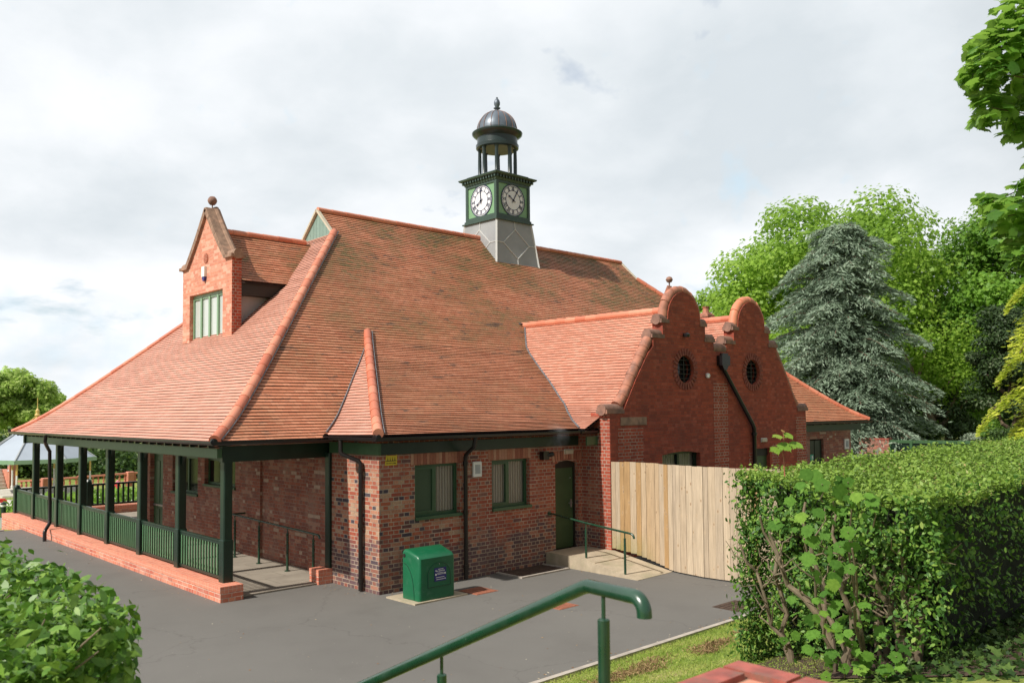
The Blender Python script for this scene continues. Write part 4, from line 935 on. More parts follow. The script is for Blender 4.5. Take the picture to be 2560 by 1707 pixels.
def clock(o, ax, an, hour, minute):
    o, ax, an = Vector(o), Vector(ax), Vector(an); ay = Vector((0, 0, 1)); R_ = .53
    def P(x, y, d=0): return o+ax*x+ay*y+an*d
    mb = MB(); mb.prism([ccirc(0, 0, R_-.01, 48)], o, ax, ay, an, .012); f = mb.build('clock_face', M['clockw'], tw)
    mb = MB()
    for r0, r1 in ((R_-.022, R_+.012), (R_-.072, R_-.062), (.315, .330)):
        mb.prism([ccirc(0, 0, r1, 48), ccirc(0, 0, r0, 48)], o+an*.010, ax, ay, an, .008)
    for k in range(60):
        a = math.pi/2-k*math.pi/30; mb.bar(P(math.cos(a)*(R_-.066), math.sin(a)*(R_-.066), .015), P(math.cos(a)*(R_-.02), math.sin(a)*(R_-.02), .015), .013, .006, an)
    def stroke(k, x0, y0, x1, y1, w):
        # local numeral space: x tangential, y radial (0 inner .. 1 outer)
        a = math.pi/2-k*math.pi/6; er = (math.cos(a), math.sin(a)); et = (math.sin(a), -math.cos(a))
        q = []
        for x, y in ((x0, y0), (x1, y1)):
            r = .335+y*.118; q.append(P(er[0]*r+et[0]*x, er[1]*r+et[1]*x, .015))
        mb.bar(q[0], q[1], w, .006, an)
    for k, s in enumerate(ROM):
        ws = {'I': .030, 'V': .058, 'X': .058}; tot = sum(ws[c] for c in s); x = -tot/2
        for c in s:
            w = ws[c]
            if c == 'I': stroke(k, x+w/2, 0, x+w/2, 1, .017)
            elif c == 'V': stroke(k, x+.005, 1, x+w/2, 0, .017); stroke(k, x+w-.005, 1, x+w/2, 0, .009)
            else: stroke(k, x+.005, 1, x+w-.005, 0, .017); stroke(k, x+w-.005, 1, x+.005, 0, .009)
            x += w
        stroke(k, -tot/2-.004, 0, tot/2+.004, 0, .008)
    mb.build('clock_numerals', M['clockb'], tw)
    for ln, ang, w in ((.27, hour, .030), (.44, minute, .022)):
        a = math.pi/2-ang; e = (math.cos(a), math.sin(a)); t = (math.sin(a), -math.cos(a)); mb = MB()
        pl_ = [(-.012, -.10), (.012, -.10), (.014, ln*.62), (w*1.3, ln*.74), (0, ln), (-w*1.3, ln*.74), (-.014, ln*.62)]
        mb.prism([[(e[0]*y+t[0]*x, e[1]*y+t[1]*x) for x, y in pl_]], o+an*.035, ax, ay, an, .008); mb.prism([ccirc(0, 0, .03, 12)], o+an*.012, ax, ay, an, .04)
        mb.build('clock_hand', M['clockb'], tw)
clock((cx, cy-.737, 10.21), (1, 0, 0), (0, -1, 0), math.radians(302), math.radians(30))
clock((cx-.737, cy, 10.21), (0, -1, 0), (-1, 0, 0), math.radians(238), math.radians(356))
cz0, cz1 = 11.06, 12.12
mb = MB(); frust(mb, .74, 11.06, .74, 11.12); mb.build('lantern_floor', M['leaddark'], tw)
for k in range(8):
    a = 2*math.pi*(k+.5)/8+math.radians(45)-math.pi/8; x, y = cx+.60*math.cos(a), cy+.60*math.sin(a)
    mb = MB(); mb.lathe([(.0, cz0), (.085, cz0), (.085, cz0+.06), (.062, cz0+.10), (.064, cz0+.5), (.056, cz1-.12), (.075, cz1-.06), (.08, cz1), (0, cz1)], (x, y), 14); mb.build('lantern_column', M['lantern'], tw, smooth=True)
mb = MB(); mb.lathe([(0, 12.10), (.68, 12.08), (.72, 12.10), (.73, 12.20), (.69, 12.22), (.68, 12.44), (.72, 12.47), (.80, 12.52), (.85, 12.57), (.86, 12.62), (.80, 12.66), (.70, 12.68), (.68, 12.72)], (cx, cy), 40); mb.build('lantern_drum', M['lantern'], tw, smooth=True)
mb = MB(); mb.lathe([(0, 12.095), (.60, 12.075)], (cx, cy), 32); mb.build('lantern_ceiling', plain('lantern_ceiling_paint', (.26,.24,.15), .7, .1, 4), tw)
dome = [(.68*math.cos(a), 12.70+.70*math.sin(a)) for a in np.linspace(0, math.pi/2*.93, 14)]
mb = MB(); mb.lathe(dome+[(.06, 13.42), (.05, 13.46), (.11, 13.49), (.12, 13.51), (.06, 13.53), (.075, 13.57), (.10, 13.63), (.105, 13.70), (.08, 13.78), (.045, 13.83), (.03, 13.85), (.035, 13.875), (0, 13.90)], (cx, cy), 32)
dm2 = mb.build('dome', M['leaddark'], tw, smooth=True)
mb = MB()
for k in range(16):
    a = 2*math.pi*k/16+.12; mb.tube([(cx+(r+.008)*math.cos(a), cy+(r+.008)*math.sin(a), z) for r, z in dome], .010, 5)
mb.build('dome_ribs', M['cap'], tw, smooth=True)

# ------------------------------------------------------------------ things around the pavilion
def text(s, size, mat, name, parent, loc, ax, an, ext=.002, center=True):
    cu = bpy.data.curves.new('t', 'FONT'); cu.body = s; cu.size = size; cu.extrude = ext; cu.align_x = 'CENTER' if center else 'LEFT'; cu.align_y = 'CENTER'; cu.offset = size*.02
    ob = bpy.data.objects.new('t', cu); COL.objects.link(ob); dg = bpy.context.evaluated_depsgraph_get(); me = bpy.data.meshes.new_from_object(ob.evaluated_get(dg))
    bpy.data.objects.remove(ob); me.materials.clear(); me.materials.append(mat)
    ax, an = Vector(ax), Vector(an); ay = Vector((0, 0, 1)); off = WL[parent.name]
    me.transform(Matrix(((ax.x, ay.x, an.x, loc[0]-off.x), (ax.y, ay.y, an.y, loc[1]-off.y), (ax.z, ay.z, an.z, loc[2]-off.z), (0, 0, 0, 1))))
    o = bpy.data.objects.new(name, me); COL.objects.link(o); o.parent = parent; WL[o.name] = off; return o
# grit bin
bn = empty('litter_bin', (9.4, 12.05, .03), 'squat green plastic litter bin with sloping lid and blue sticker', 'bin')
prof = [(11.82, .03), (12.32, .03), (12.32, .83), (12.28, .87), (12.20, .885), (11.87, .79), (11.82, .74)]   # y,z side profile
def rounded_body(x0, x1, prof, c=.05, n=4):
    mb = MB(); rings = []
    cyc, czc = 12.07, .45
    for s in (0, 1):
        for k in range(n+1):
            a = math.pi/2*k/n if s == 0 else math.pi/2*(1-k/n)
            ins = c*(1-math.sin(a)); x = x0+c*(1-math.cos(a)) if s == 0 else x1-c*(1-math.cos(a))
            r = []
            for y, z in prof:
                yy = y+(ins if y < 11.9 else (-ins if y > 12.25 else 0)); zz_ = z-(ins*.8 if z > .5 else 0)
                r.append((x, yy, zz_))
            rings.append(r)
    v = [p for r in rings for p in r]; m = len(prof); f = [tuple(range(m)), tuple((len(rings)-1)*m+k for k in range(m-1, -1, -1))]
    for i in range(len(rings)-1):
        for k in range(m): f.append((i*m+k, i*m+(k+1) % m, (i+1)*m+(k+1) % m, (i+1)*m+k))
    mb.poly(v, f); return mb
rounded_body(8.985, 9.78, prof).build('bin_body', M['bin'], bn, smooth=True)
mb = MB()
arc_ = [(9.17, .24), (9.66, .24)]+[(9.415+.245*math.cos(math.pi*k/16), .43+.215*math.sin(math.pi*k/16)) for k in range(17)]
mb.prism([arc_], (0, 11.818, 0), (1, 0, 0), (0, 0, 1), (0, -1, 0), .010); hd = mb.build('service_door', M['bin'], bn)
mb = MB()
for i in range(len(arc_)): a = arc_[i]; c = arc_[(i+1) % len(arc_)]; mb.bar((a[0], 11.812, a[1]), (c[0], 11.812, c[1]), .008, .014, (0, 1, 0))
mb.build('door_seam', M['binseam'], bn)
mb = MB(); mb.tube([(9.415, 11.812, .625), (9.415, 11.802, .625)], .008, 8); mb.build('lock', M['steel'], bn)
mb = MB()
pv = None
for k in range(9):
    t = k/8; p = Vector((8.983, 12.28-.30*math.sin(t*math.pi/2)**.8-.02, .64-.60*t**1.6)); 
    if pv: mb.bar(pv, p, .008, .008)
    pv = p
mb.build('side_seam', M['binseam'], bn)
mb = MB(); mb.tube([(8.975, 12.24, .77), (8.99, 12.24, .77)], .032, 14); mb.build('hole', M['ink'], bn)
mb = MB(); mb.box(9.305, 11.800, .33, 9.565, 11.806, .56); st = mb.build('sticker', M['blue'], bn)
mb = MB(); yb = 11.7985
for x, z in ((9.335, .515), (9.535, .365)): mb.prism([[(x-.014, z-.012), (x+.014, z-.012), (x, z+.018)]], (0, yb, 0), (1, 0, 0), (0, 0, 1), (0, 1, 0), .002)
for x, z in ((9.335, .445), (9.535, .455)): mb.prism([ccirc(x, z, .018, 16)], (0, yb, 0), (1, 0, 0), (0, 0, 1), (0, 1, 0), .002)
for x0, x1, z in ((9.38, 9.50, .535), (9.365, 9.51, .470), (9.365, 9.51, .448), (9.33, 9.52, .395), (9.34, 9.51, .360)): mb.box(x0, yb, z-.0045, x1, yb+.002, z+.0045)
mb.build('sticker_marks', M['white'], st)
text('NO SMOKING', .030, M['white'], 'sticker_lettering', st, (9.435, 11.799, .503), (1, 0, 0), (0, -1, 0), .001)
mb = MB(); mb.box(8.85, 11.76, -.02, 10.02, 12.60, .026); tag(mb.build('concrete_slab', M['conc'], base=(9.4, 12.1, 0)), 'flat pale concrete slab under the green bin', 'slab')
# drain covers
def cover(x0, y0, x1, y1, lab, mat='rusty', rot=0):
    c = ((x0+x1)/2, (y0+y1)/2, 0); mb = MB(); w, h = (x1-x0)/2, (y1-y0)/2
    mb.box(c[0]-w, c[1]-h, -.02, c[0]+w, c[1]+h, .006)
    n_ = 5
    for i in range(n_):
        for j in range(n_):
            a = c[0]-w+.02+(2*w-.04)*i/n_; e = c[1]-h+.02+(2*h-.04)*j/n_; mb.box(a+.006, e+.006, .006, a+(2*w-.04)/n_-.006, e+(2*h-.04)/n_-.006, .011)
    o = mb.build('drain_cover', M[mat], base=c); o.rotation_euler.z = rot; return tag(o, lab, 'drain cover', 'drain covers in the yard')
cover(10.12, 11.62, 10.64, 12.14, 'orange brown square drain cover beside the green bin')
cover(10.33, 9.80, 10.80, 10.12, 'orange brown drain cover in open asphalt, seen under the large handrail')
cover(12.25, 7.65, 12.95, 8.15, 'dark rusty drain cover by the lawn edge near the hedge', 'soil')
# sunken bed by the wall
mb = MB(); mb.box(11.70, 12.10, -.03, 13.08, 12.16, .03); mb.box(11.70, 12.16, -.03, 11.76, 12.86, .03); mb.box(13.02, 12.16, -.03, 13.08, 12.86, .03); 
bd = empty('planting_bed', (12.4, 12.5, 0), 'low rectangular soil bed with pale kerb under the right window', 'flower bed'); mb.build('bed_kerb', M['kerb'], bd)
mb = MB(); mb.box(11.76, 12.16, -.03, 13.02, 12.86, .012); mb.build('bed_soil', M['soil'], bd)
# ramp
mb = MB()
v = [(13.15, 12.86, .26), (14.34, 12.86, .26), (14.34, 11.95, .25), (13.15, 11.95, .25), (14.30, 10.42, .008), (13.12, 10.38, .008)]
mb.face([v[0], v[3], v[2], v[1]]); mb.face([v[3], v[5], v[4], v[2]])
mb.face([v[0], (13.15, 12.86, -.1), (13.15, 11.95, -.1), v[3]]); mb.face([v[3], (13.15, 11.95, -.1), (13.12, 10.38, -.1), v[5]]); mb.face([v[5], (13.12, 10.38, -.1), (14.3, 10.42, -.1), v[4]])
mb.face([v[2], v[4], (14.3, 10.42, -.1), (14.34, 11.95, -.1)]); mb.box(13.16, 11.5, .175, 14.3, 11.515, .196)
tag(mb.build('entrance_ramp', M['conc'], base=(13.7, 11.6, 0)), 'pale concrete ramp rising to the green door beside the board fence', 'ramp')
# handrails
def curl(p, d, drop, n=6):
    p, d = Vector(p), Vector(d).normalized(); r = drop; return [p+d*(r*math.sin(math.pi/2*k/n))+Vector((0, 0, -r*(1-math.cos(math.pi/2*k/n)))) for k in range(1, n+1)]
hr = empty('handrail', (13.25, 11.4, 0), 'slim green handrail on two posts beside the concrete ramp', 'handrail')
mb = MB(); p = [(13.28, 12.88, 1.06), (13.28, 12.75, 1.055), (13.29, 11.85, .95), (13.20, 10.75, .875), (13.19, 10.60, .865)]; mb.tube(p+[tuple(q) for q in curl(p[-1], (0, -1, -.02), .09)], .022, 12); mb.build('rail', M['greenrail'], hr, smooth=True)
mb = MB(); mb.tube([(13.28, 12.88, 1.06), (13.28, 12.86, 1.06)], .05, 12); mb.build('wall_plate', M['greenrail'], hr)
for x, y, z in ((13.30, 11.85, .93), (13.19, 10.74, .86)):
    mb = MB(); mb.tube([(x, y, -.02), (x, y, z-.10)], .024, 12); mb.tube([(x, y, z-.1), (x, y, z)], .012, 8); mb.tube([(x, y, -.02), (x, y, .012)], .055, 12); mb.build('post', M['greenrail'], hr, smooth=True)
hr = empty('handrail', (8.85, 16.6, .03), 'dark green handrail on four posts along the verandah brick wall', 'handrail')
mb = MB(); p = [(9.2, 18.62, .97), (8.80, 18.56, .975), (8.82, 18.46, .975), (8.80, 14.82, .885)]; mb.tube(p+[tuple(q) for q in curl(p[-1], (0, -1, -.02), .07)], .022, 12); mb.build('rail', M['greenrail'], hr, smooth=True)
for y in (18.40, 17.25, 16.02, 15.0):
    z = .885+(y-14.82)*.0247; mb = MB(); mb.tube([(8.81, y, .02), (8.81, y, z-.11)], .026, 12); mb.tube([(8.81, y, z-.11), (8.81, y, z)], .012, 8); mb.tube([(8.81, y, .02), (8.81, y, .045)], .06, 12); mb.build('post', M['greenrail'], hr, smooth=True)
# foreground stair handrail
hr = empty('handrail', (2.42, 2.2, 1.2), 'large glossy green tubular handrail with curled end, nearest of the handrails', 'handrail')
def campt(x, y, D): return CAM+D*(F+Rv*((x-1280)/2139.9)-Uv*((y-927.77)/2139.9))
K = campt(1468, 1463, 3.2)
E1 = campt(900, 1716, 4.35); E0 = E1+(E1-K)*1.6
Cl = campt(1585, 1490, 2.98); K2 = campt(1560, 1483, 3.03)
dcl = (Cl-K).normalized()
mb = MB(); arc_p = [Cl+dcl*(.052*math.sin(a))+Vector((0, 0, -.052*(1-math.cos(a)))) for a in [math.pi/2*k/7 for k in range(1, 8)]]; arc_p.append(arc_p[-1]+Vector((0, 0, -.012)))
mb.tube([E0, E1, K-(K-E1).normalized()*.02, K+dcl*.012, Cl]+arc_p, .0262, 24); mb.build('rail', M['greenrail'], hr, smooth=True)
for px0, py0, DD, top in ((1508, 1480, 3.12, 1548), (1104, 1618, 3.93, 1685)):
    a = campt(px0, py0, DD); bz = campt(px0, top, DD).z; g0 = hgt(a.x, a.y)-.05
    mb = MB(); mb.tube([(a.x, a.y, g0), (a.x, a.y, bz), (a.x, a.y, bz+.006)], [.0225, .0225, .015], 20); mb.tube([(a.x, a.y, bz), a], .0075, 12); mb.build('post', M['greenrail'], hr, smooth=True)
q = K+(E0-K)*.75; mb = MB(); mb.tube([(q.x, q.y, hgt(q.x, q.y)-.05), q], .022, 16); mb.build('post', M['greenrail'], hr, smooth=True)
# brick pier with red coping tiles, bottom edge
c0 = campt(1846, 1649, 2.45); zt = c0.z
def pz(x, y):
    r = F+Rv*((x-1280)/2139.9)-Uv*((y-927.77)/2139.9); t = (zt-3.3)/r.z; return CAM+t*r
A_, B_, C_ = pz(1846, 1648), pz(1670, 1712), pz(2090, 1708)
e1 = (B_-A_); e2 = (C_-A_); e1 = e1.normalized(); e2 = (e2-e1*e2.dot(e1)).normalized()
pr_ = empty('brick_pier', (A_.x, A_.y, 1.3), 'low brick pier topped with worn red coping tiles beside the lawn', 'pier')
PX, PYv = e1, e2
def pbox(mb, u0, u1, v0, v1, z0, z1, mi=0, tint=.5, bev=.0):
    P = lambda u, v, z: A_+PX*u+PYv*v+Vector((0, 0, z-A_.z))
    b0 = [P(u0, v0, z0), P(u1, v0, z0), P(u1, v1, z0), P(u0, v1, z0)]; b1 = [P(u0+bev, v0+bev, z1), P(u1-bev, v0+bev, z1), P(u1-bev, v1-bev, z1), P(u0+bev, v1-bev, z1)]
    mb.poly(b0+b1, [(0,3,2,1),(4,5,6,7),(0,1,5,4),(1,2,6,5),(2,3,7,6),(3,0,4,7)], mi, tint)
mb = MB(); pbox(mb, .03, .50, .03, .62, 1.0, zt-.055); mb.build('pier_brickwork', M['brick_new'], pr_)
M['redtile'] = plain('red_coping_tile', (.36,.085,.06), .5, .35, 14, dirt=(.16,.10,.07), dscale=9, bmp=.25)
for u0, u1, v0, v1, t in ((0, .085, 0, .20, 0), (0, .085, .208, .66, 0), (.093, .54, 0, .085, 0), (.093, .54, .60, .66, 0)):
    mb = MB(); pbox(mb, u0, u1, v0, v1, zt-.055, zt, bev=.004); mb.build('coping_tile', M['redtile'], pr_)
M['innertile'] = plain('inner_tile', (.62,.26,.17), .6, .12, 6, bmp=.2)
for v0, v1 in ((.093, .20), (.208, .59)):
    mb = MB(); pbox(mb, .093, .54, v0, v1, zt-.05, zt-.012, bev=.006); mb.build('inner_tile', M['innertile'], pr_)
mb = MB(); pbox(mb, .01, .53, .01, .65, zt-.054, zt-.018); mb.build('mortar_bed', M['stone'], pr_)
# wall fittings
mb = MB(); x0, x1, z0, z1 = 11.10, 11.33, 1.97, 2.27
vt = empty('air_vent', (11.2, YW, 2.1), 'square white extractor vent between the two south windows', 'vent')
mb.cbox(x0, YW-.05, z0, x1, YW, z1, .012); mb.build('vent_casing', M['white'], vt)
mb = MB(); mb.box(x0+.05, YW-.056, z0+.06, x1-.05, YW-.048, z1-.06)
mb.build('vent_grille', M['rubble'], vt)
mb = MB(); mb.tube([(13.05, YW, 2.31), (13.05, YW-.12, 2.31)], .045, 12); mb.box(12.95, YW-.18, 2.22, 13.12, YW-.06, 2.40); mb.tube([(13.04, YW-.12, 2.31), (13.22, YW-.20, 2.34)], .05, 12)
tag(mb.build('wall_flue', M['black'], base=(13.05, YW, 2.3)), 'small black metal flue on the wall beside the green door', 'flue')
for nm, (x, y, z), lab in (('a', (13.90, YW, 2.36), 'cream oblong lamp on brick above the green ramp door'), ('b', (20.68, 12.045, 2.42), 'cream oblong lamp above the door in the curved gable wall')):
    lp = empty('wall_lamp', (x, y, z), lab, 'lamp', 'cream oblong lamps over doors'); mb = MB(); mb.cbox(x-.13, y-.05, z-.045, x+.13, y, z+.045, .012); mb.build('lamp_diffuser', M['cream'], lp); mb = MB(); mb.box(x-.14, y-.02, z-.052, x+.14, y-.002, z+.052); mb.build('lamp_body', M['white'], lp)
sg = empty('warning_sign', (9.15, YW, 2.4), 'small yellow do not climb sign with black spikes at the brick corner', 'sign')
mb = MB(); mb.prism([[(9.02, 2.30), (9.29, 2.30), (9.29, 2.51), (9.055, 2.51)]], (0, YW-.004, 0), (1, 0, 0), (0, 0, 1), (0, -1, 0), .004); mb.build('sign_plate', M['yellow'], sg)
mb = MB(); mb.box(9.04, YW-.010, 2.372, 9.275, YW-.008, 2.384)
for k in range(4): x = 9.085+k*.052; mb.prism([[(x-.010, 2.384), (x+.010, 2.384), (x, 2.450)]], (0, YW-.008, 0), (1, 0, 0), (0, 0, 1), (0, -1, 0), .002)
mb.build('spike_symbol', M['ink'], sg)
mb = MB(); mb.box(9.07, YW-.0095, 2.475, 9.27, YW-.008, 2.490); mb.build('top_stripe', M['rusty'], sg)
text('DO NOT CLIMB', .030, M['ink'], 'lettering', sg, (9.158, YW-.009, 2.335), (1, 0, 0), (0, -1, 0), .001)
ab = empty('alarm_box', (DX, 21.17, 6.8), 'white and blue shield-shaped burglar alarm box on the dormer gable', 'alarm box')
mb = MB(); mb.prism([[(21.17-.09, 7.0), (21.17+.09, 7.0), (21.17+.085, 6.74), (21.17-.085, 6.74)]], (DX, 0, 0), (0, 1, 0), (0, 0, 1), (-1, 0, 0), .07); mb.build('alarm_case', M['white'], ab)
mb = MB(); mb.prism([[(21.17-.085, 6.738), (21.17+.085, 6.738), (21.17+.03, 6.63), (21.17-.04, 6.63)]], (DX, 0, 0), (0, 1, 0), (0, 0, 1), (-1, 0, 0), .06); mb.build('alarm_lens', M['blue'], ab)
mb = MB(); mb.lathe([(0, 4.02), (.04, 4.03), (.06, 4.08), (.05, 4.13), (0, 4.15)], (18.05, 12.0), 12); mb.box(18.03, 12.0, 4.1, 18.07, 12.05, 4.14); tag(mb.build('security_lamp', M['white'], base=(18.05, 12.05, 4.1), smooth=True), 'tiny round white security lamp between the two round gable windows', 'lamp')
mb = MB(); mb.lathe([(0, 4.98), (.07, 4.99), (.08, 5.05), (.04, 5.09)], (17.13, 11.96), 12); mb.box(17.1, 11.96, 5.02, 17.16, 12.05, 5.08); tag(mb.build('bell_box', M['black'], base=(17.13, 12.05, 5.0)), 'small black bell fitting high on the left curved gable', 'bell')
ex = empty('wall_vent', (30.9, 14.6, 1.9), 'small pale vent box on the far brick wall under the right eaves', 'vent'); mb = MB(); mb.cbox(30.7, 14.54, 1.72, 31.05, 14.6, 2.1, .015); mb.build('vent_casing', M['white'], ex); mb = MB(); mb.box(30.78, 14.53, 1.8, 30.97, 14.545, 2.02); mb.build('vent_grille', M['rubble'], ex)
mb = MB(); mb.box(28.2, 14.655, 1.42, 28.5, 14.662, 1.62, 0); es = mb.build('fire_exit_sign', plain('exit_green', (.03,.34,.22), .5, .05), base=(28.35, 14.66, 1.52)); tag(es, 'small green and white fire exit sign on the far door', 'sign')
mb = MB(); mb.box(28.36, 14.650, 1.46, 28.46, 14.654, 1.58); mb.build('exit_symbol', M['white'], es)
# metal trolley by far door
tr_ = empty('metal_trolley', (27.6, 12.6, 0), 'dark topped steel trolley standing in the yard behind the hedge', 'trolley')
mb = MB(); mb.box(26.9, 12.3, 1.62, 28.5, 12.9, 1.68); mb.build('trolley_top', M['ink'], tr_)
for x, y in ((26.95, 12.35), (28.4, 12.35), (28.4, 12.85)):
    mb = MB(); mb.tube([(x, y, 0), (x, y, 1.85)], .03, 8); mb.build('leg', M['steel'], tr_)
# board fence
fp = [(14.36, 12.04), (14.50, 11.55), (14.45, 11.0), (14.28, 10.4), (14.17, 9.6), (14.22, 8.9), (14.40, 8.2), (14.7, 7.5), (15.1, 6.8)]
fc = empty('board_fence', (14.3, 10.0, 0), 'tall curved fence of pale vertical timber boards beside the ramp', 'fence')
mb = MB(); pos = []; acc = 0
def fat(s):
    for i in range(len(fp)-1):
        a, c = Vector(fp[i]), Vector(fp[i+1]); l = (c-a).length
        if s <= l: return a.lerp(c, s/l)
        s -= l
    return Vector(fp[-1])
tot = sum((Vector(fp[i+1])-Vector(fp[i])).length for i in range(len(fp)-1)); s = 0
while s < tot-.05:
    w = random.choice((.10, .12, .14, .14, .16)); a, c = fat(s), fat(min(tot, s+w)); d = Vector((0, 0, 1)).cross(Vector((c.x-a.x, c.y-a.y, 0))).normalized()
    o_ = random.uniform(0, .012); zb = max(.03, .29-.16*max(0, (s-.0)))*1 if s < 1.7 else .03; zt_ = 2.15+random.uniform(-.008, .008)-.0*s; t = random.random()
    P4 = [Vector((a.x, a.y, 0))+d*o_, Vector((c.x, c.y, 0))+d*o_]; Q4 = [p-d*.02 for p in P4]
    g = Vector((c.x-a.x, c.y-a.y, 0)).normalized()*.003; P4[0] += g; P4[1] -= g; Q4[0] += g; Q4[1] -= g
    zv = Vector((0, 0, 1)); v = [P4[0]+zv*zb, P4[1]+zv*zb, Q4[1]+zv*zb, Q4[0]+zv*zb, P4[0]+zv*zt_, P4[1]+zv*zt_, Q4[1]+zv*zt_, Q4[0]+zv*zt_]
    i0 = len(mb.v); mb.v += [tuple(q) for q in v]
    for f in [(0,3,2,1),(4,5,6,7),(0,1,5,4),(1,2,6,5),(2,3,7,6),(3,0,4,7)]:
        mb.f.append(tuple(i0+k for k in f)); mb.uv.append([((s+.5 if k in (0,3,4,7) else s+w+.5), v[k].z) for k in f]); mb.m.append(0); mb.t.append(t)
    s += w
def wood():
    m, t, b, o = newmat('fence_timber')
    c = ramp(t, attr(t), [(0, (.40,.29,.19)), (.25, (.49,.38,.265)), (.5, (.42,.33,.24)), (.75, (.53,.42,.30)), (.93, (.42,.26,.12)), (1, (.42,.26,.12))])
    uv = uvn(t); at_ = t.nodes.new('ShaderNodeCombineXYZ'); t.links.new(mth(t, 'MULTIPLY', attr(t), 37.0), at_.inputs[2]); add = t.nodes.new('ShaderNodeVectorMath'); t.links.new(uv, add.inputs[0]); t.links.new(at_.outputs[0], add.inputs[1])
    mp = t.nodes.new('ShaderNodeMapping'); mp.inputs['Scale'].default_value = (30, 1.6, 1); t.links.new(add.outputs[0], mp.inputs[0])
    c = mix(t, .75, c, ramp(t, noise(t, 1.2, 6, .65, mp.outputs[0]), [(.3, (.66,.64,.62)), (.7, (1.25,1.25,1.25))]), 'MULTIPLY')
    vo = t.nodes.new('ShaderNodeTexVoronoi'); mp2 = t.nodes.new('ShaderNodeMapping'); mp2.inputs['Scale'].default_value = (7.5, 4.2, 1); t.links.new(add.outputs[0], mp2.inputs[0]); vo.inputs['Scale'].default_value = 1; t.links.new(mp2.outputs[0], vo.inputs['Vector'])
    c = mix(t, ramp(t, vo.outputs['Distance'], [(.09, (1,1,1)), (.15, (0,0,0))]), c, (.15,.08,.045))
    c = mix(t, mth(t, 'MULTIPLY', ramp(t, vo.outputs['Distance'], [(.1, (1,1,1)), (.3, (0,0,0))]), .35), c, (.60,.43,.27))
    g = t.nodes.new('ShaderNodeNewGeometry'); s_ = t.nodes.new('ShaderNodeSeparateXYZ'); t.links.new(g.outputs['Position'], s_.inputs[0])
    al = mth(t, 'MULTIPLY', mth(t, 'SUBTRACT', .75, s_.outputs[2], True), mth(t, 'SUBTRACT', 1.1, mth(t, 'ABSOLUTE', mth(t, 'SUBTRACT', s_.outputs[1], 11.9)), True))
    c = mix(t, mth(t, 'MULTIPLY', mth(t, 'MULTIPLY', al, noise(t, 4)), 2.2, True), c, (.22,.24,.07))
    t.links.new(c, b.inputs['Base Color']); b.inputs['Roughness'].default_value = .8; bump(t, b, noise(t, 1.2, 6, .65, mp.outputs[0]), .35, .004); return m
mb.build('fence_boards', wood(), fc)
mb = MB()
for z in (.5, 1.1, 1.8):
    for k in range(14): a, c = fat(tot*k/14), fat(tot*(k+1)/14); d = Vector((0, 0, 1)).cross(Vector((c.x-a.x, c.y-a.y, 0))).normalized(); mb.bar(Vector((a.x, a.y, z))+Vector((.07, 0, 0)), Vector((c.x, c.y, z))+Vector((.07, 0, 0)), .04, .08)
mb.split('fence_rails', M['bark'], fc)
# garden wall, pier, gate on the right
gA, gB = Vector((32.0, 15.0)), Vector((33.4, 14.6))
gw = empty('garden_wall', (32.2, 14.6, 0), 'low red garden wall joining the pavilion to the green gate', 'wall')
def wallseg(a, c, z0, z1, th, par, name, mat):
    mb = MB(); mb.bar((a[0], a[1], (z0+z1)/2), (c[0], c[1], (z0+z1)/2), th, z1-z0); 
    return mb.build(name, mat, par)
def gp(x, y, D): return campt(x, y, D)
g0, g1_, g2_, g3 = gp(2150, 1095, 35.3), gp(2226, 1097, 34.3), gp(2446, 1104, 32.6), gp(2700, 1108, 32.4)
wallseg(g0, g1_, -.1, 1.95, .25, gw, 'wall_brickwork', M['brick_ver']); wallseg(g0, g1_, 1.95, 2.0, .29, gw, 'wall_coping', M['redtile'])
gt = empty('garden_gate', tuple(Vector((g1_.x, g1_.y, 0))), 'wide dark green panelled gate in the brick wall behind the hedge', 'gate')
d_ = (g2_-g1_); d_.z = 0; n_ = Vector((-d_.y, d_.x, 0)).normalized()
mb = MB(); mb.bar((g1_.x, g1_.y, .95), (g2_.x, g2_.y, .95), .05, 1.8); mb.build('gate_boards', M['green'], gt)
mb = MB()
mb.bar((g1_.x-n_.x*.03, g1_.y-n_.y*.03, 1.88), (g2_.x-n_.x*.03, g2_.y-n_.y*.03, 1.88), .1, .12)
for k in range(5):
    p = g1_.lerp(g2_, k/4); mb.bar((p.x-n_.x*.04, p.y-n_.y*.04, .1), (p.x-n_.x*.04, p.y-n_.y*.04, 1.9), .12, .10, (0, 1, 0))
mb.split('gate_frame', M['green_mid'], gt)
gw2 = empty('garden_wall', tuple(Vector((g2_.x, g2_.y, 0))), 'low red wall at the right edge beyond the green gate', 'wall'); wallseg(g2_, g3, -.1, 1.82, .3, gw2, 'wall_brickwork', M['brick_ver']); wallseg(g2_, g3, 1.82, 1.9, .34, gw2, 'wall_coping', M['redtile'])

